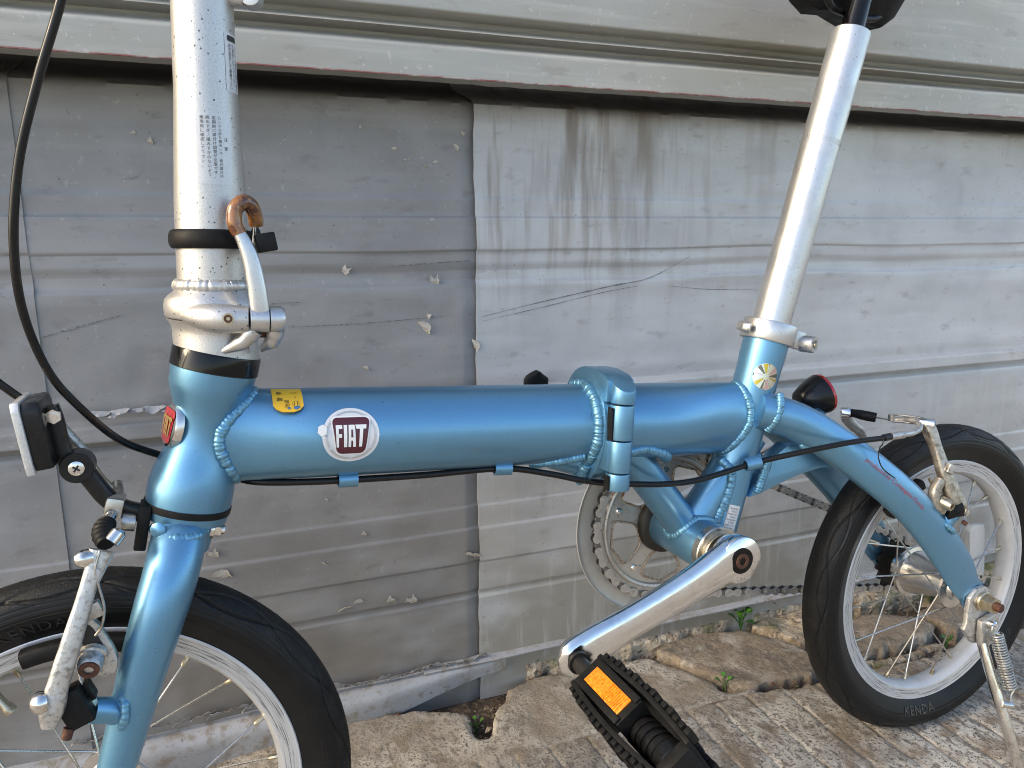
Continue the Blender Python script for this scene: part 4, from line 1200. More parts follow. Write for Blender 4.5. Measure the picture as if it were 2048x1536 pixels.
# brake stud
mb = MB(); mb.tube([(-.7735, -.0440, .0745), (-.7830, -.0480, .0790), (-.7915, -.0520, .0835)], [.0105, .0080, .0080], 22); st_ = mb.build('brake_stud', BLUE, fork)
weld('weld_bead', [V((-.7770, -.0470, .0765))+V((.30, -.35, .88)).cross(V((-.84, -.45, .3))).normalized()*(.0092*math.cos(q))+V((.30, -.35, .88)).normalized()*(.0112*math.sin(q)) for q in [2*math.pi*k/36 for k in range(36)]], .0036, fork, closed=True, pitch=.0036)

# ---- front brake
fb = part('front_brake')
mb = MB()
path = spline([(-.7765, -.0500, .1835), (-.7800, -.0525, .1750), (-.7848, -.0560, .1640), (-.7901, -.0600, .1494), (-.7982, -.0640, .1279), (-.8045, -.0656, .1110), (-.8085, -.0672, .0985), (-.8112, -.0682, .0880)], 6)
n = len(path)
mb.tube(path, splinef([.0072, .0060, .0048, .0052, .0058, .0060, .0068, .0040], 6), 20, ref=(1, 0, -.3), rb=splinef([.0068, .0062, .0052, .0052, .0056, .0058, .0062, .0040], 6), sq=.55)
mb.build('brake_arm', CAST, fb, angle=45)
mb = MB(); mb.box((-.7842, -.0560, .1492), (.011, .006, .0095), Matrix.Rotation(-.3, 3, 'Y')); mb.build('arm_tab', CAST, fb, bevel=.0008)
mb = MB(); mb.lathe([(0, .0052), (.004, .0056), (.0075, .0048), (.0095, .0025)], (-.7815, -.0530, .1815), (-.95, -.30, .05), 18); mb.build('anchor_bolt', CHROME, fb)
mb = MB(); mb.lathe([(-.003, .0050), (.004, .0048), (.006, .0030)], (-.7705, -.0380, .1860), (.6, .4, .6), 16); mb.build('anchor_nut', CHROME, fb)
mb = MB(); mb.lathe([(0, .0062), (.003, .0066), (.0060, .0050), (.0078, .0020)], (-.8115, -.0690, .1045), (-.92, -.36, .1), 18); mb.build('pivot_bolt', CHROME, fb)
mb = MB(); mb.box((-.7985, -.0600, .0930), (.0150, .0120, .0240), Matrix.Rotation(-.35, 3, 'Y')); mb.build('spring_housing', BLACKM, fb, bevel=.0016)
mb = MB(); mb.tube([(-.8020, -.0640, .0820), (-.8040, -.0650, .0760)], .0030, 12); mb.build('tension_screw', RUST, fb)
mb = MB(); mb.box((-.7905, -.0530, .0985), (.003, .010, .012), Matrix.Rotation(-.35, 3, 'Y')); mb.build('spring_washer', BLACKM, fb, bevel=.0006)
# pad carrier: slotted lobe, washers, bolt, pad
slot = []
for i in range(30):
    q = 2*math.pi*i/30
    slot.append((.0088*math.cos(q), .0150*math.sin(q)+(.008 if math.sin(q) > 0 else -.006)))
ex_, ez_ = V((.94, 0, .34)), V((-.34, 0, .94))
mb = MB(); mb.prism(slot, (-.7858, -.0500, .1240), ex_, ez_, -.003, .004); mb.build('pad_carrier', CAST, fb, bevel=.0012)
mb = MB(); mb.prism([(a*.52, b*.55+.003) for a, b in slot], (-.7858, -.0542, .1262), ex_, ez_, -.0004, .0004); mb.build('carrier_slot', INK, fb)
mb = MB(); mb.lathe([(0, .0086), (.0035, .0086), (.0042, .0072), (.0110, .0068), (.0125, .0060), (.0125, .0040)], (-.7868, -.0535, .1200), (-.10, -1, -.25), 24); mb.build('pad_washer', CAST, fb)
mb = MB(); mb.lathe([(.0120, .0058), (.0138, .0056), (.0138, .0028), (.0100, .0024)], (-.7868, -.0535, .1200), (-.10, -1, -.25), 18); mb.build('pad_bolt', RUST, fb)
pc = V((-.7905, -.0190, .1105))
mb = MB()
for a in range(1): 
    mb.tube(spline([steerp((-.800+.127*math.cos(q), -.0185, -.0169+.127*math.sin(q))) for q in (R(104), R(97), R(88), R(80), R(73))], 4), .0062, 14, ref=(0, 1, 0), rb=.0058, sq=.6)
mb.build('brake_pad', BLACKM, fb, angle=50)
mb = MB(); mb.tube([(-.7875, -.050, .1195), (-.7895, -.024, .1100)], .0042, 12); mb.build('pad_post', STEEL, fb)
mb = MB(); mb.tube(spline([(-.7765, -.0565, .1860), (-.7800, -.0585, .1750), (-.7788, -.0590, .1640), (-.7775, -.0585, .1510), (-.7800, -.0570, .1390), (-.7840, -.0560, .1330)], 6), .0008, 6); mb.build('loose_inner_wire', STEEL, fb)
# rubber boot, noodle holder, sleeve
mb = MB()
path = spline([(-.7750, -.0400, .1835), (-.7765, -.0340, .1868), (-.7762, -.0290, .1900), (-.7745, -.0240, .1925)], 7)
n = len(path)
mb.tube(path, [.0044+.0020*math.sin(math.pi*i/n)+(.0006 if i % 3 == 0 else 0) for i in range(n)], 18); mb.build('rubber_boot', BLACKM, fb)
mb = MB(); mb.tube(spline([(-.7748, -.0240, .1920), (-.7728, -.0180, .1945), (-.7706, -.0100, .1995), (-.7697, .0, .2035), (-.7705, .008, .2080)], 5), .0036, 14); mb.build('noodle', STEEL, fb)
mb = MB(); mb.box((-.7712, -.0100, .1985), (.011, .018, .014), Matrix.Rotation(.3, 3, 'Y')); mb.build('noodle_holder', STEEL, fb, bevel=.0025)
mb = MB(); mb.tube(spline([(-.7880, .012, .232), (-.7850, .010, .224), (-.7790, .006, .2130), (-.7725, .004, .2050)], 5), .0028, 12); mb.build('inner_guide', ZINC, fb)

# ---- front reflector on its bracket
fr = part('front_reflector')
ra_ = Matrix.Rotation(R(-6), 3, 'Y')
rc = V((-.8055, -.004, .2500))
mb = MB(); mb.prism([(-.0205, -.020), (.0205, -.020), (.0225, -.014), (.0225, .018), (.0195, .0225), (-.0195, .0225), (-.0225, .018), (-.0225, -.014)], rc, ra_ @ V((0, 1, 0)), ra_ @ V((0, 0, 1)), -.0068, .0040); mb.build('reflector_housing', BLACKP, fr, bevel=.0025)
mb = MB(); mb.prism([(-.0222, -.0215), (.0222, -.0215), (.0240, -.016), (.0240, .019), (.0210, .0238), (-.0210, .0238), (-.0240, .019), (-.0240, -.016)], rc, ra_ @ V((0, 1, 0)), ra_ @ V((0, 0, 1)), -.0110, -.0062); mb.build('reflector_lens', CLEAR, fr, bevel=.0012)
mb = MB(); mb.tube(spline([(-.8020, -.006, .2660), (-.8000, -.006, .2560), (-.7985, -.006, .2400), (-.7945, -.006, .2300), (-.7905, -.006, .2260)], 5), .0048, 16, ref=(0, 1, 0), rb=.0060, sq=.6)
mb.lathe([(-.0090, .0092), (-.0085, .0098), (.006, .0098), (.0065, .0090)], (-.7895, -.006, .2270), (0, 1, 0), 28); mb.build('bracket_upper', BLACKP, fr)
MB().lathe([(0, .0046), (.0010, .0046), (.0016, .0030)], (-.7895, -.0150, .2270), (0, -1, 0), 20).build('bracket_screw', CHROME, fr)
for a in (R(35), R(125)): MB().box((-.7895, -.0167, .2270), (.0048, .0006, .0012), Matrix.Rotation(a, 3, 'Y')).build('screw_slot', INK, fr)
mb = MB(); mb.tube([(-.7990, -.0105, .2605), (-.7990, -.0135, .2605)], .0046, 6); mb.tube([(-.7990, -.0135, .2605), (-.7990, -.0150, .2605)], .0026, 10); mb.build('reflector_nut', CHROME, fr)
mb = MB(); mb.tube(spline([(-.7868, -.006, .2235), (-.7820, -.006, .2145), (-.7760, -.006, .2040), (-.7680, -.006, .1955), (-.7600, -.006, .1915), (-.7555, -.006, .1900)], 6), .0052, 16, ref=(0, 1, 0), rb=.0058, sq=.6); mb.build('bracket_arm', BLACKP, fr)
mb = MB(); mb.box((-.7560, -.008, .1825), (.0075, .020, .030), Matrix.Rotation(.22, 3, 'Y')); mb.build('bracket_foot', BLACKM, fr, bevel=.0015)

# ---- cables and clips
rc_ = part('rear_brake_cable')
mb = MB(); mb.tube(spline([(-.752, -.064, .530), (-.7651, -.0600, .4902), (-.7807, -.0550, .4502), (-.7945, -.0500, .4092), (-.8025, -.0450, .3669), (-.8042, -.0350, .3278), (-.7978, -.0200, .2905), (-.7847, -.0080, .2641), (-.7660, .0100, .2370), (-.7421, .0240, .2198), (-.7190, .0290, .2075), (-.6990, .0150, .2020), (-.6838, .0000, .2000), (-.6540, -.0060, .1974), (-.6212, -.0100, .1956), (-.5633, -.0100, .1918), (-.5013, -.0120, .1895), (-.4631, -.0180, .1817), (-.4384, -.0220, .1746), (-.4142, -.0240, .1689), (-.3977, -.0240, .1663), (-.3600, -.0280, .1622), (-.3266, -.0310, .1629), (-.2719, -.0300, .1696), (-.2329, -.0450, .1786), (-.1867, -.0560, .1849), (-.1480, -.0580, .1852)], 8), .0025, 12)
mb.build('cable_housing', CABLE, rc_)
fc = part('front_brake_cable')
mb = MB(); mb.tube(spline([(-.900, -.02, .37), (-.862, -.008, .320), (-.8406, 0, .2971), (-.8270, .004, .2800), (-.8130, .010, .2640), (-.8010, .012, .2520)], 6), .0025, 12); mb.build('cable_housing', CABLE, fc)
mb = MB(); mb.tube([(-.8010, .012, .2520), (-.7870, .012, .2300)], .0034, 14); mb.build('cable_sleeve', CAST, fc)
def clip(c, d, ang):
    d = V(d).normalized()
    c = V(c)
    mb = MB()
    u_ = (V((0, -1, 0))-d*V((0, -1, 0)).dot(d)).normalized(); w_ = d.cross(u_)
    rings = []
    for sgn in (-1, 1):
        rings.append([c+d*(sgn*.0068)+(u_*math.cos(q)+w_*math.sin(q))*.0058 for q in [2*math.pi*k/22 for k in range(22)]])
    mb.sweep(rings, cap=False)
    inner = [[c+d*(sgn*.0068)+(u_*math.cos(q)+w_*math.sin(q))*.0042 for q in [2*math.pi*k/22 for k in range(22)]] for sgn in (1, -1)]
    mb.sweep(inner, cap=False)
    for a, b in ((rings[0], inner[1]), (rings[1], inner[0])):
        for k in range(22): mb.add([a[k], a[(k+1) % 22], b[(k+1) % 22], b[k]], [(0, 1, 2, 3)])
    mb.build('cable_clip', BLUE, rc_, angle=30)
clip((-.6212, -.0100, .1962), (1, 0, -.06), 0)
clip((-.5013, -.0120, .1900), (1, -.1, -.08), 0)
clip((-.2719, -.0300, .1698), (.95, -.25, .17), 0)

# ---- crank, pedal, chain set
crank = part('crank')
mb = MB()
path = spline([(-.3130, -.0610, .1015), (-.3240, -.0618, .0985), (-.3360, -.0632, .0950), (-.3550, -.0648, .0888), (-.3850, -.0662, .0790), (-.4200, -.0676, .0680), (-.4480, -.0688, .0592), (-.4640, -.0696, .0530), (-.4745, -.0700, .0496), (-.4815, -.0702, .0474)], 6)
n = len(path)
mb.tube(path, splinef([.0202, .0200, .0184, .0162, .0148, .0146, .0160, .0172, .0150, .0060], 6), 34, ref=(.3, 0, 1), rb=splinef([.0088, .0090, .0090, .0086, .0082, .0080, .0082, .0084, .0074, .0025], 6), sq=.88)
mb.lathe([(-.0695, .0192), (-.0685, .0202), (-.0620, .0205), (-.0560, .0190), (-.0500, .0165)], (-.3130, 0, .1015), (0, 1, 0), 44)
mb.build('crank_arm', POL, crank, angle=50)
MB().lathe([(.0690, .0112), (.0706, .0110), (.0708, .0100)], (-.3135, 0, .1018), (0, -1, 0), 32).build('dust_cap', GLOSSB, crank)
MB().lathe([(.0702, .0066), (.0716, .0062), (.0716, .0034), (.0690, .0030)], (-.3135, 0, .1018), (0, -1, 0), 24).build('crank_bolt', RUST, crank)
ped = part('pedal')
PX = V((-.4700, 0, .0530))
e1, e2 = V((-.56, 0, .83)).normalized(), V((.83, 0, .56)).normalized()
yv = V((0, -1, 0))
mb = MB(); mb.tube([PX+yv*.074, PX+yv*.099], .0062, 22); mb.tube([PX+yv*.078, PX+yv*.081], .0085, 22); mb.build('pedal_axle', CHAIND, ped)
def pb(name, y0, y1, a0, a1, b0, b1, mat=BLACKM, bev=.0012):
    a0, a1, b0, b1, y0, y1 = a0-.019, a1-.019, b0*1.06, b1*1.06, y0+.022, y1+.022
    c = PX+yv*((y0+y1)/2)+e1*((a0+a1)/2)+e2*((b0+b1)/2)
    m = Matrix((e2, yv, e1)).transposed()
    mb = MB(); mb.box(c, (abs(b1-b0), abs(y1-y0), abs(a1-a0)), m); return mb.build(name, mat, ped, bevel=bev)
for s_ in (-1, 1):
    # side plates, bowed, with square teeth on the outer face
    mb = MB()
    for f_ in (1,):
        rings = []
        for i in range(13):
            t = i/12
            y = .079+.105*t
            bow = .0030*math.sin(math.pi*t)
            b0 = s_*(.0105+bow); b1 = s_*(.0140+bow)
            a1 = .030-.004*max(0, t-.55)*2
            Pq = PX+yv*(y+.022)-e1*.019; b0 *= 1.06; b1 *= 1.06
            rings.append([Pq+e2*b0+e1*a1, Pq+e2*b1+e1*a1, Pq+e2*b1-e1*a1, Pq+e2*b0-e1*a1])
        mb.sweep(rings)
    mb.build('pedal_side', BLACKM, ped, bevel=.0008, angle=30)
    for i in range(15):
        t = (i+.3)/15
        y = .080+.103*t
        bow = .0030*math.sin(math.pi*t)
        for a in (.024, -.010):
            pb('grip_tooth', y, y+.0044, a-.005, a+.0055, s_*(.0140+bow), s_*(.0172+bow+.0006*(i % 3)), BLACKM, .0006)
pb('reflector_holder', .0830, .1390, .014, .0300, -.0108, .0108)
pb('reflector_rim', .0840, .1380, .0300, .0318, -.0112, -.0066, bev=.0005); pb('reflector_rim', .0840, .1380, .0300, .0318, .0066, .0112, bev=.0005)
pb('pedal_reflector', .0885, .1335, .0302, .0314, -.0062, .0062, AMBER, .0004)
for k in range(9): pb('lens_rib', .1125+.0022*k, .1131+.0022*k, .0313, .0320, -.0054, .0054, AMBER, 0)
pb('inner_bridge', .0800, .0850, -.030, .030, -.0120, .0120); pb('outer_bridge', .1760, .1860, -.022, .024, -.0120, .0120, bev=.003)
mb = MB(); PX2 = PX-e1*.009+yv*.022
mb.tube([PX2+yv*.075, PX2+yv*.176], .0105, 24)
for k in range(6): mb.tube([PX2+yv*(.136+.0065*k), PX2+yv*(.139+.0065*k)], .0118, 24)
mb.build('pedal_barrel', BLACKP, ped)
mb = MB(); mb.lathe([(.166, .0105), (.168, .0122), (.176, .0122), (.177, .0110), (.1772, .0040)], PX2+e1*.002, yv, 26); mb.build('end_cap', BLACKP, ped)

cs = part('chainset')
def plate_holes(outer, holes, y0, y1, c, mat, name, parent, bev=0):
    bm = bmesh.new()
    loops = [outer]+holes
    for lp in loops:
        vs = [bm.verts.new((c.x+a, y0, c.z+b)) for a, b in lp]
        for i in range(len(vs)): bm.edges.new((vs[i], vs[(i+1) % len(vs)]))
    bmesh.ops.triangle_fill(bm, use_beauty=True, use_dissolve=False, edges=bm.edges[:])
    r = bmesh.ops.extrude_face_region(bm, geom=bm.faces[:])
    for v in [g for g in r['geom'] if isinstance(g, bmesh.types.BMVert)]: v.co.y = y1
    bmesh.ops.recalc_face_normals(bm, faces=bm.faces)
    me = bpy.data.meshes.new(name); bm.to_mesh(me); bm.free()
    me.materials.append(mat)
    me.polygons.foreach_set('use_smooth', [True]*len(me.polygons)); me.set_sharp_from_angle(angle=R(30))
    return link(name, me, parent)
NT = 36
rp = .0127/(2*math.sin(math.pi/NT))
teeth = []
for i in range(NT*6):
    q = 2*math.pi*i/(NT*6)
    teeth.append(((rp-.0015+.0032*math.cos(q*NT))*math.cos(q), (rp-.0015+.0032*math.cos(q*NT))*math.sin(q)))
def lobe(a, r0, r1, wd0, wd1):
    def pol(r, w): return V((r*math.cos(a+w), 0, r*math.sin(a+w)))
    C4 = [pol(r1, -wd1), pol(r1, wd1), pol(r0, wd0), pol(r0, -wd0)]
    mid = [pol(r1+.0035, 0), None, pol(r0-.001, 0), None]
    o = []
    for i in range(4):
        b = C4[i]
        pa, pc = (mid[i-1] or C4[i-1]), (mid[i] or C4[(i+1) % 4])
        q0, q2 = b+(pa-b).normalized()*.0075, b+(pc-b).normalized()*.0075
        for k in range(8):
            t = k/7
            p = (1-t)**2*q0+2*t*(1-t)*b+t*t*q2
            o.append((p.x, p.z))
        if mid[i]: o.append((mid[i].x, mid[i].z))
    return o
hol = [lobe(R(196+72*k), .0295, .0560, .36, .45) for k in range(5)]
plate_holes(teeth, hol, .0425, .0450, BB, RINGM, 'chainring', cs)
for k, h in enumerate(hol):
    MB().tube([(BB.x+a, .0422, BB.z+b) for a, b in h], .0011, 7, closed=True).build('opening_lip', RINGLIP, cs)
circ = lambda r, n=90: [(r*math.cos(2*math.pi*i/n), r*math.sin(2*math.pi*i/n)) for i in range(n)]
MB().lathe([(.0445, .0600), (.0400, .0620), (.0392, .0640), (.0400, .0655), (.0440, .0665)], BB, (0, 1, 0), 72, cap=False).build('chainring_step', RINGM, cs)
gseg = []
for a0_, a1_ in ((60, 247), (254, 298), (300, 420)):
    mb = MB()
    rings = []
    for i in range(int((a1_-a0_)/3)+1):
        q = R(a0_+3*i)
        rings.append([BB+V((r*math.cos(q), y, r*math.sin(q))) for r, y in ((.0660, .0480), (.0860, .0480), (.0895, .0470), (.0912, .0450), (.0920, .0455), (.0905, .0480), (.0865, .0500), (.0660, .0500))])
    mb.sweep(rings); mb.build('chain_guard', GUARD, cs)
mb = MB(); mb.lathe([(.033, .0240), (.036, .0280), (.0415, .0290), (.0420, .0200)], BB, (0, 1, 0), 40); mb.build('spider', CHAIND, cs)
for k in range(5):
    q = R(232+72*k)
    c = BB+V((.0610*math.cos(q), .0418, .0610*math.sin(q)))*1
    c = V((BB.x+.0520*math.cos(q), .0425, BB.z+.0520*math.sin(q)))
    MB().lathe([(0, .0034), (.0012, .0034), (.0022, .0024), (.0024, .0008)], c, (0, -1, 0), 14).build('guard_rivet', CHROME, cs)
# right crank, hidden behind the ring but there
mb = MB(); mb.tube([BB+V((0, .058, 0)), BB+V((.155, .070, .048))], [.016, .012], 20, ref=(0, 1, 0), rb=.007); mb.build('far_crank_arm', POL, cs)
# chain: every link is its own piece
chain = part('chain')
r1, r2 = rp, .0285
d = V((0, 0, 0))-BB; d.y = 0
D = d.length
phi = math.atan2(d.z, d.x); al = math.acos((r1-r2)/D)
def arc(c, r, a0, a1, n=60): return [V((c.x+r*math.cos(a0+(a1-a0)*i/n), .0437, c.z+r*math.sin(a0+(a1-a0)*i/n))) for i in range(n+1)]
loop = arc(BB, r1, phi+al, phi-al+2*math.pi)+arc(V((0, 0, 0)), r2, phi-al, phi+al)
loop.append(loop[0])
ds = [0]
for a, b in zip(loop, loop[1:]): ds.append(ds[-1]+(b-a).length)
NL = int(round(ds[-1]/.0127/2))*2
def at(s_):
    s_ %= ds[-1]
    for k in range(len(ds)-1):
        if ds[k+1] >= s_: return loop[k].lerp(loop[k+1], (s_-ds[k])/max(1e-9, ds[k+1]-ds[k]))
def fig8(hh, waist):
    o = []
    for i in range(12): q = R(60)+R(240)*i/11; o.append((hh*math.cos(q), hh*math.sin(q)))
    o.append((.00635, -waist))
    for i in range(12): q = R(-120)+R(240)*i/11; o.append((.0127+hh*math.cos(q), hh*math.sin(q)))
    o.append((.00635, waist))
    return o
def link_mesh(yo, hh, mats, pins):
    mb = MB()
    for s_ in (-1, 1): mb.prism(fig8(hh, hh*.50), (0, s_*yo, 0), (1, 0, 0), (0, 0, 1), -.0005, .0005, 0)
    for x in (0, .0127):
        mb.tube([(x, -yo-(.0012 if pins else 0), 0), (x, yo+(.0012 if pins else 0), 0)], .0018 if pins else .0038, 10, mi=0 if pins else 1)
    return mb.mesh('chain_link', [CHAINM if pins else CHAINI, CHAIND], bevel=0)
LO, LI = link_mesh(.0034, .0042, None, True), link_mesh(.0023, .0040, None, False)
for i in range(NL):
    a, b = at(ds[-1]*i/NL), at(ds[-1]*(i+1)/NL)
    x_ = (b-a).normalized(); z_ = x_.cross(V((0, 1, 0)))
    link('chain_link', LO if i % 2 else LI, chain, Matrix.Translation(a) @ Matrix((x_, V((0, 1, 0)), z_)).transposed().to_4x4())
tt = []
for i in range(14*6):
    q = 2*math.pi*i/84
    tt.append(((r2-.0012+.003*math.cos(q*14))*math.cos(q), (r2-.0012+.003*math.cos(q*14))*math.sin(q)))
plate_holes(tt, [], .0425, .0449, V((0, 0, 0)), CHAIND, 'sprocket', rw)
mb = MB(); mb.tube([(-.030, .044, .028), (-.036, .044, .031), (-.052, .044, .0385)], [.0040, .0036, .0030], 12); mb.build('chain_tensioner', ZINC, chain)

# ---- axle nut, kickstand
kick = part('kickstand')
kp = [(-.0205, -.0060), (-.0185, .0060), (-.0100, .0145), (.0030, .0150), (.0140, .0075), (.0175, -.0060), (.0190, -.0150), (.0175, -.0240), (.0125, -.0270), (.0125, -.0400), (.0040, -.0470), (-.0100, -.0440), (-.0190, -.0330), (-.0240, -.0270), (-.0205, -.0200)]
mb = MB(); mb.prism(kp, (0, -.0595, 0), (1, 0, 0), (0, 0, 1), -.0026, .0026); mb.build('mounting_plate', CAST, kick, bevel=.0014)
mb = MB(); mb.prism([(-.008, -.018), (.0155, -.012), (.0185, -.022), (.0120, -.034), (.006, -.048), (-.004, -.050), (-.008, -.036)], (0, -.0660, 0), (1, 0, 0), (0, 0, 1), -.0030, .0032); mb.build('leg_yoke', CAST, kick, bevel=.002)
mb = MB(); mb.tube(spline([(-.0005, -.0660, -.0430), (.0000, -.0720, -.0600), (.0022, -.0810, -.0850), (.0052, -.0900, -.1100), (.0100, -.1010, -.1450), (.0130, -.1075, -.1680)], 6), [.0050]*14+[.0052]*17, 20); mb.build('stand_leg', CHROME, kick)
mb = MB(); mb.lathe([(0, .0042), (.006, .0042), (.0072, .0030)], (.0020, -.0690, -.0215), (0, -1, 0), 18); mb.build('spring_pin', POL, kick)
mb = MB()
s0, s1 = V((.0035, -.0765, -.0300)), V((.0095, -.0920, -.0830))
ax_ = (s1-s0).normalized(); u_ = V((1, 0, 0))-ax_*ax_.x; u_.normalize(); w_ = ax_.cross(u_)
coil = [V((.0020, -.0760, -.0215)), V((-.0030, -.0765, -.0200)), V((-.0040, -.0770, -.0260)), V((.0010, -.0775, -.0290))]
N = 21
coil = spline(coil, 5)+[s0.lerp(s1, i/(N*14))+(u_*math.cos(2*math.pi*i/14)+w_*math.sin(2*math.pi*i/14))*.0058 for i in range(N*14+1)]
e0 = coil[-1]
coil += spline([e0, s1+ax_*.003+u_*.004, s1+ax_*.008+u_*.001-V((0, -.002, 0)), s1+ax_*.012-u_*.003], 5)[1:]
mb.tube(coil, .00095, 8); mb.build('return_spring', STEEL, kick)
mb = MB(); mb.tube([(.0020, -.0900, -.0985), (.0110, -.0935, -.1000)], .0035, 12); mb.build('spring_hook', CHROME, kick)
ax2 = part('axle_nut')
mb = MB(); mb.lathe([(.0620, .0100), (.0628, .0106), (.0650, .0106), (.0656, .0096)], (0, 0, 0), (0, -1, 0), 30); mb.tube([(0, -.0655, 0), (0, -.0760, 0)], .0086, 6); mb.build('hex_nut', ZINC, ax2, bevel=.0008)
mb = MB(); mb.tube([(0, -.0740, 0), (0, -.0812, 0), (0, -.0820, 0)], [.0047, .0047, .0038], 18); mb.build('axle_end', RUST, ax2)

# ---- rear brake
rb_ = part('rear_brake')
mb = MB()
path = spline([(-.0670, -.0350, .1850), (-.0645, -.0385, .1775), (-.0610, -.0440, .1610), (-.0565, -.0505, .1390), (-.0490, -.0555, .1190), (-.0415, -.0580, .1060), (-.0380, -.0585, .0990)], 6)
n = len(path)
mb.tube(path, splinef([.0060, .0060, .0052, .0068, .0085, .0075, .0050], 6), 20, ref=(1, 0, .4), rb=splinef([.0055, .0055, .0048, .0052, .0050, .0050, .0048], 6), sq=.6); mb.build('brake_arm', CASTD, rb_, angle=45)
mb = MB(); mb.box((-.0560, -.0560, .1440), (.0095, .005, .0090), Matrix.Rotation(.5, 3, 'Y')); mb.build('arm_tab', CAST, rb_, bevel=.001)
mb = MB(); mb.tube([(-.0700, -.0300, .1855), (-.0625, -.0415, .1850)], .0056, 18); mb.build('arm_eye', POL, rb_, bevel=.0008)
mb = MB(); mb.tube(spline([(-.0630, -.0520, .1330), (-.0715, -.0530, .1215), (-.0690, -.0540, .1090), (-.0600, -.0545, .1030)], 5), .0046, 14, ref=(0, 1, 0), rb=.0050, sq=.6); mb.build('pad_carrier', CASTD, rb_)
mb = MB(); mb.lathe([(0, .0078), (.0050, .0078), (.0058, .0058), (.0160, .0054), (.0185, .0046), (.0185, .0026), (.0150, .0022)], (-.0640, -.0480, .1140), (.12, -1, -.22), 22); mb.build('pad_bolt', ZINC, rb_)
mb = MB(); mb.tube(spline([V((.127*math.cos(q), -.0185, .127*math.sin(q))) for q in (R(134), R(127), R(119), R(112))], 4), .0062, 14, ref=(0, 1, 0), rb=.0058, sq=.6); mb.build('brake_pad', BLACKM, rb_)
mb = MB(); mb.tube([(-.0560, -.0520, .1010), (-.0405, -.0560, .1040)], .0100, 24); mb.build('spring_housing', BLACKM, rb_, bevel=.0012)
mb = MB(); mb.tube([(-.0375, -.0600, .1000), (-.0345, -.0606, .0985)], [.0050, .0040], 14); mb.build('pivot_bolt', CHROME, rb_)
mb = MB(); mb.tube([(-.0400, -.0620, .0905), (-.0375, -.0640, .0880)], .0022, 10); mb.build('tension_screw', RUST, rb_)
mb = MB(); mb.tube([(-.0560, -.0505, .0840), (-.0500, -.0520, .0920), (-.0455, -.0540, .0985)], [.0100, .0085, .0085], 20); mb.build('brake_stud', BLUE, nstay)
weld('weld_bead', [V((-.0540, -.0545, .0860))+V((.8, 0, -.6))*(.0098*math.cos(q))+V((0, -.9, -.2))*(.0085*math.sin(q)) for q in [2*math.pi*k/30 for k in range(30)]], .0032, nstay, closed=True)
mb = MB(); mb.tube([(-.1490, -.0580, .1852), (-.1395, -.0575, .1856)], .0033, 14); mb.build('housing_end', BLACKP, rc_)
mb = MB(); mb.tube([(-.1400, -.0575, .1855), (-.1220, -.0560, .1850)], .0036, 16); mb.tube(spline([(-.1225, -.0560, .1850), (-.1040, -.0515, .1838), (-.0850, -.0430, .1838), (-.0740, -.0330, .1855), (-.0705, -.0230, .1865), (-.0712, -.0120, .1850), (-.0735, -.0035, .1835)], 7), .0027, 16); mb.build('noodle', CAST, rb_)
mb = MB()
for zz in (-.0032, .0032): mb.tube(spline([(-.0765, -.0040, .1860+zz), (-.0720, -.0140, .1868+zz), (-.0660, -.0300, .1866+zz), (-.0640, -.0390, .1850+zz)], 4), .0012, 8, ref=(0, 0, 1), rb=.0022)
mb.tube([(-.0765, -.0035, .1830), (-.0765, -.0035, .1895)], .0034, 12); mb.build('noodle_link', STEEL, rb_)
mb = MB()
path = spline([(-.0800, .0120, .1835), (-.0850, .0190, .1845), (-.0905, .0255, .1858), (-.0960, .0310, .1868)], 7)
n = len(path)
mb.tube(path, [.0040+.0012*math.sin(math.pi*min(1, i/n+.25))+(.0006 if i % 2 and i > n*.45 else 0) for i in range(n)], 16); mb.build('rubber_boot', BLACKM, rb_)
mb = MB(); mb.tube([(-.0745, -.0020, .1832), (-.0800, .0120, .1836)], .0008, 6); mb.build('inner_wire', STEEL, rb_)
mb = MB(); mb.tube(spline([(-.0990, .0340, .1870), (-.0940, .0360, .1790), (-.0800, .0400, .1690), (-.0620, .0450, .1560), (-.0480, .0540, .1150)], 5), .0050, 14, sq=.7); mb.build('far_brake_arm', CAST, rb_)
mb = MB(); mb.tube([(-.0975, .0290, .1868), (-.1045, .0350, .1868)], .0062, 16); mb.build('far_anchor_bolt', POL, rb_, bevel=.0012)
# thin keeper wire looping over the stay
mb = MB(); mb.tube(spline([(-.1530, -.0620, .1845), (-.1540, -.0615, .1800), (-.1500, -.0560, .1760), (-.1530, -.0575, .1680), (-.1500, -.0600, .1580), (-.1400, -.0610, .1500), (-.1330, -.0600, .1460)], 6), .0006, 6); mb.build('keeper_wire', CABLE, rc_)

# ---- rear reflector
rr_ = part('rear_reflector')
ra2 = V((.93, -.12, .30)).normalized()
o_ = V((-.1700, .026, .2040))
mb = MB(); mb.lathe([(0, .009), (.002, .0122), (.011, .0160), (.020, .0191), (.0255, .0200), (.0270, .0200)], o_, ra2, 36); mb.build('reflector_cup', BLACKP, rr_)
MB().lathe([(.0270, .0202), (.0300, .0198), (.0315, .0170), (.0320, .001)], o_, ra2, 36).build('reflector_lens', RED, rr_)
MB().tube([(-.160, .012, .196), (-.163, .004, .1945)], .0058, 14).build('mounting_lug', BLUE, rr_)
MB().lathe([(0, .0028), (.0012, .0024)], (-.163, .0035, .1955), (.2, -1, .3), 12).build('mounting_screw', CHROME, rr_)
mb = MB(); mb.tube([(-.164, .022, .205), (-.170, .024, .190), (-.172, .020, .178)], .0060, 12, ref=(0, 1, 0), rb=.004); mb.build('reflector_bracket', BLACKM, rr_)

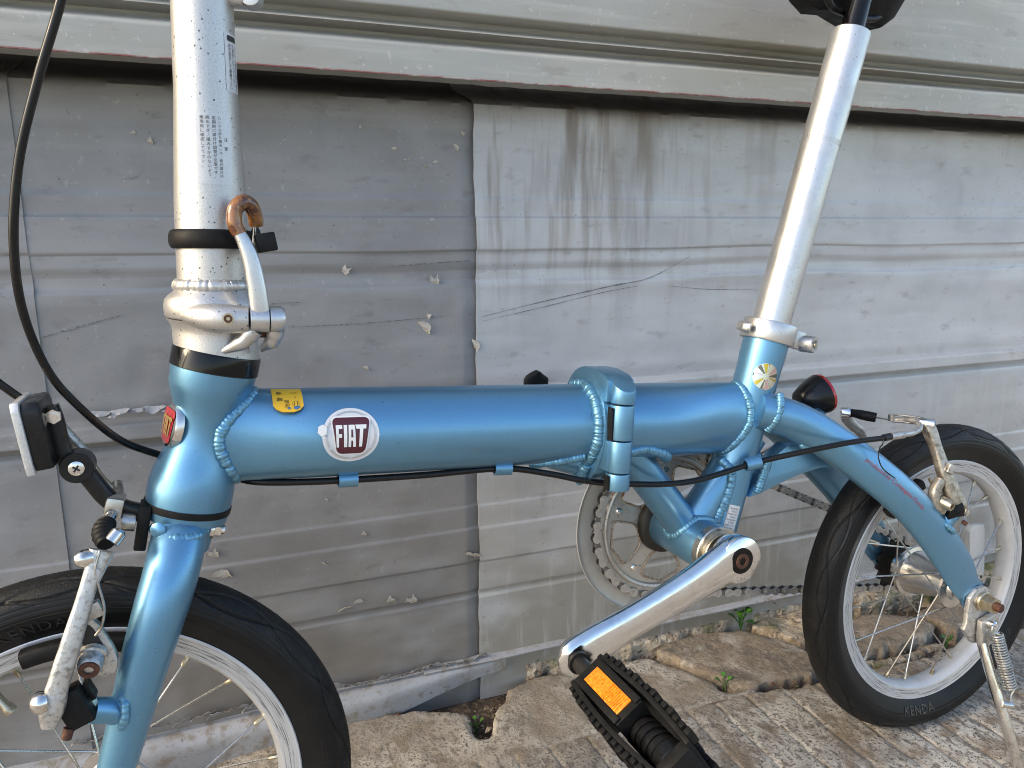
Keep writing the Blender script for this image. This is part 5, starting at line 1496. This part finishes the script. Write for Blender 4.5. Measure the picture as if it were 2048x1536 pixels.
# ================================================================== STICKERS AND WRITING
fT = lambda lift: on_cyl((-.6212, 0, tube_at(-.6212).z), TA, (0, -1, .12), TRAD, lift)
# round car-maker's badge sticker
CUT = (.004, .002)
bs = wrap('badge_sticker', disc(.0196, 56), fT(.00025), STKW, mtube, CUT)
def ring_mesh(r0, r1, a0=0, a1=360, n=60):
    vs, fs = [], []
    for i in range(n+1):
        q = R(a0+(a1-a0)*i/n)
        vs += [(r0*math.cos(q), r0*math.sin(q), 0), (r1*math.cos(q), r1*math.sin(q), 0)]
    fs = [(2*i, 2*i+1, 2*i+3, 2*i+2) for i in range(n)]
    me = bpy.data.meshes.new('ring'); me.from_pydata(vs, [], fs); return me
wrap('badge_ring', ring_mesh(.0160, .0174), fT(.00045), STKS, bs, (None, .002))
def rsh(w0, w1, h, r):
    base = [(-w1, -h), (w1, -h), (w0, h), (-w0, h)]
    P = [V((x, y, 0)) for x, y in base]
    o = []
    for i in range(4):
        a, b, c = P[i-1], P[i], P[(i+1) % 4]
        p0, p2 = b+(a-b).normalized()*r, b+(c-b).normalized()*r
        for k in range(7):
            t = k/6
            o.append((1-t)**2*p0+2*t*(1-t)*b+t*t*p2)
    bow = []
    for p in o:
        bow.append((p.x*(1+.05*math.cos(p.y/h*1.4)), p.y*(1+.10*math.cos(p.x/w0*1.4)), ))
    return bow
wrap('badge_shield', poly_mesh(rsh(.0138, .0104, .0128, .004)), fT(.00055), LETW, bs, CUT)
wrap('badge_field', poly_mesh(rsh(.0128, .0094, .0118, .0036)), fT(.00075), MAROON, bs, CUT)
def polys(lst):
    vs, fs = [], []
    for p in lst:
        o = len(vs); vs += [(x, y, 0) for x, y in p]; fs.append(tuple(range(o, o+len(p))))
    me = bpy.data.meshes.new('letters'); me.from_pydata(vs, [], fs); return me
h0, h1 = -.0078, .0072
FI = [[(-.0106, h1), (-.0062, h1), (-.0061, h1-.0026), (-.0086, h1-.0026), (-.0086, .0012), (-.0064, .0012), (-.0064, -.0012), (-.0085, -.0012), (-.0083, h0), (-.0099, h0), (-.0103, .0)],
      [(-.0052, h1), (-.0028, h1), (-.0028, h0), (-.0049, h0)],
      [(-.0018, h1), (.0020, h1), (.0026, h1-.0010), (.0033, h0), (.0013, h0), (.0011, -.0034), (-.0001, -.0034), (-.0001, h0), (-.0019, h0)],
      [(.0028, h1), (.0106, h1), (.0103, h1-.0028), (.0083, h1-.0028), (.0074, h0), (.0053, h0), (.0059, h1-.0028), (.0036, h1-.0028)]]
wrap('badge_letters', polys(FI), fT(.00100), LETW, bs, (None, .0018))
wrap('letter_counter', polys([[(-.0001, .0040), (.0010, .0040), (.0013, -.0012), (-.0001, -.0012)]]), fT(.00120), MAROON, bs, (None, .0018))
wrap('chipped_spot', poly_mesh([(-.0196+.0034*math.cos(R(60*i+20)), .0040+.0040*math.sin(R(60*i+20))) for i in range(6)]), fT(.00130), LETW, bs, CUT)
# yellow police registration sticker over the top of the tube
fY = on_cyl((-.6617, 0, tube_at(-.6617).z), TA, (0, -.46, .89), TRAD, .0003)
fY2 = on_cyl((-.6617, 0, tube_at(-.6617).z), TA, (0, -.46, .89), TRAD, .0005)
yp = [(-.0100, .012), (-.0100, -.0085), (-.0080, -.0120), (-.0040, -.0138), (.0030, -.0140), (.0075, -.0122), (.0100, -.0090), (.0100, .012)]
ys_ = wrap('registration_sticker', poly_mesh(yp), fY, STKY, mtube, CUT)
def txt(body, size, x, y, fn, mat, par, rot=0, cut=None, **k):
    me = text_mesh(body, size, **k)
    c, s_ = math.cos(rot), math.sin(rot)
    return wrap('lettering', me, lambda u, v: fn(x+u*c-v*s_, y+u*s_+v*c), mat, par, cut)
txt('警', .0042, -.0050, -.0030, fY2, INK, ys_, R(90)); txt('察', .0042, -.0050, .0040, fY2, INK, ys_, R(90)); txt('池袋', .0036, -.0006, -.0072, fY2, INK, ys_, R(90))
txt('1', .0064, .0048, .0040, fY2, INK, ys_, R(90)); txt('-', .0060, .0046, -.0012, fY2, INK, ys_, R(90)); txt('㊁', .0058, .0055, -.0074, fY2, INK, ys_, R(90))
wrap('torn_spot', poly_mesh([(.0030, -.0110), (.0052, -.0122), (.0078, -.0104), (.0070, -.0090), (.0040, -.0094)]), fY2, BLUE, ys_); wrap('torn_spot', poly_mesh([(-.0010, -.0116), (.0012, -.0118), (.0014, -.0102), (-.0004, -.0098)]), fY2, BLUE, ys_)
# foil seal and small print on the seat tube
fS = lambda z, fr_, lift: on_cyl(seat_at(z), SA, fr_, .0196, lift)
FR = (.15, -1, .25)
f1 = on_cyl(seat_at(.2420)+V((0, 0, 0)), SA, (-.33, -1, 0), .0196, .0003)
seal = wrap('foil_seal', disc(.0118, 40), f1, HOLO[0], seatt, (.003, .002))
f2 = on_cyl(seat_at(.2420), SA, (-.33, -1, 0), .0196, .0005)
for k in range(12):
    a, b = R(30*k+4), R(30*k+(24 if k % 3 else 14))
    q = polys([[(.003*math.cos(a), .003*math.sin(a)), (.0112*math.cos(a), .0112*math.sin(a)), (.0116*math.cos((a+b)/2), .0116*math.sin((a+b)/2)), (.0112*math.cos(b), .0112*math.sin(b)), (.003*math.cos(b), .003*math.sin(b))]])
    wrap('foil_ray', q, f2, HOLO[(k*7) % 4], seal, (.003, .002))
f3 = on_cyl(seat_at(.1130), SA, (-.07, -1, 0), .0196, .0003); f4 = on_cyl(seat_at(.1130), SA, (-.07, -1, 0), .0196, .0005)
wl = wrap('warning_label', rect(-.0165, .0165, -.0060, .0062, .001), f3, STKW, seatt, (.003, .002))
for k, t in enumerate(('走行前点検', '乗車前に必ず', '取扱説明書を', 'お読み下さい', '締付を確認', 'して下さい。')):
    txt(t, .0017, .0135-.0052*k, .0, f4, INK, wl, R(90)); txt('注意事項', .0016, .0110-.0052*k, .0, f4, INKG, wl, R(90))
# caution labels on the handle post
pc0 = PB+PA*.0925
fP = lambda fr_, lift: on_cyl(pc0, PA, fr_, lambda u: pr(.0925+u), lift)
front = V((.10, -1, 0))
lab1 = wrap('caution_label', rect(-.0215, .0215, -.0095, .0122, .0012), fP(front, .0002), STKS, hpost, (.004, .002))
fw_ = fP(front, .0004)
# u runs up the post; columns of characters stand side by side round it
sgn_ = 1
probe = fw_(0, .005).x-fw_(0, 0).x
sgn_ = 1 if probe > 0 else -1
def column(t, v, top, size, fn, par, mat=INKG):
    for k, ch_ in enumerate(t):
        if ch_ == ' ': continue
        me = text_mesh(ch_, size)
        wrap('lettering', me, lambda a, b, v=v, k=k: fn(top-k*size*1.06+b, sgn_*(v+a)), mat, par)
for t, v, sz in (('注 意', .0082, .0026), ('ハンドル折り畳みレバ｜根元部分は、', .0046, .0022), ('定期的に締付け調整が必要です。', .0012, .0024), ('締めすぎ/緩みすぎのないよう', -.0024, .0025), ('乗車前に確認して下さい。', -.0058, .0025)):
    column(t, v, .0185 if v < .008 else .006, sz, fw_, lab1)
pc1 = PB+PA*.1465
fQ = lambda fr_, lift: on_cyl(pc1, PA, fr_, lambda u: pr(.1465+u), lift)
lab2 = wrap('spec_label', rect(-.0175, .0175, -.0070, .0070, .0012), fQ((1, -.62, 0), .0002), STKW, hpost, (.004, .002))
fq = fQ((1, -.62, 0), .0004)
wrap('label_mark', rect(.0128, .0162, -.0050, .0040, .0012), fq, INK, lab2, (None, .002))
for t, v, sz in (('ハンドル最高位置を超え', .0034, .0026), ('て使用しないで下さい。', .0002, .0026), ('必ず固定して乗車下さい', -.0030, .0026)):
    for k, ch_ in enumerate(t):
        wrap('lettering', text_mesh(ch_, sz), lambda a, b, v=v, k=k: fq(.0100-k*sz*.98+b, sgn_*(v+a)), INK, lab2)
# script along the seat stay
SPth = spline([V((x, y, z)) for x, y, z in SP], 12)
SWp = splinef(SW, 12); SHp = splinef(SH, 12)
sd_ = [0]
for a, b in zip(SPth, SPth[1:]): sd_.append(sd_[-1]+(b-a).length)
def on_stay(u, v):
    k = 0
    while k < len(sd_)-2 and sd_[k+1] < u: k += 1
    t = (u-sd_[k])/(sd_[k+1]-sd_[k])
    p = SPth[k].lerp(SPth[k+1], t)
    a_, b_ = SPth[max(0, k-2)], SPth[min(len(SPth)-1, k+3)]
    tg = (b_-a_).normalized()
    yv_ = (V((0, 1, 0))-tg*tg.y).normalized()
    nv = tg.cross(yv_)
    if nv.z < 0: nv = -nv
    h, w = SHp[k], SWp[k]
    q = max(-.98, min(.98, v/h))
    return p+nv*v-yv_*(w*math.sqrt(1-q*q)+.0004)
wrap('script_lettering', text_mesh('produced by Compagnia Ducale', .0064, shear=.25), lambda u, v: on_stay(.1560+u, .0020+v), INKR, nstay, (.003, None))
# enamel badge at the front of the head tube
fB = on_cyl(HB+HA*.0560, HA, (-1, -.30, 0), lambda u: hrad(.056+u)+.0008, .0004)
bo = HB+HA*.0530
bx = V((-.92, -.28, .25)).normalized(); bup = (HA-bx*HA.dot(bx)).normalized(); bsd = bup.cross(bx)
mb = MB(); mb.lathe([(.0170, .0152), (.0205, .0152), (.0222, .0140), (.0226, .0120)], bo, bx, 48)
hb = mb.build('head_badge', CHROME, head)
def shield(lift):
    def fn(u, v): return bo+bx*(.0226+lift-2.2*(u*u+v*v))+bsd*u+bup*v
    return fn
wrap('badge_enamel', poly_mesh(rsh(.0108, .0082, .0105, .003)), shield(.0006), BADGER, hb, (.003, .003))
wrap('badge_letters', polys([[(x*.86, y*.86) for x, y in p] for p in FI]), shield(.0012), GOLD, hb, (None, .003))
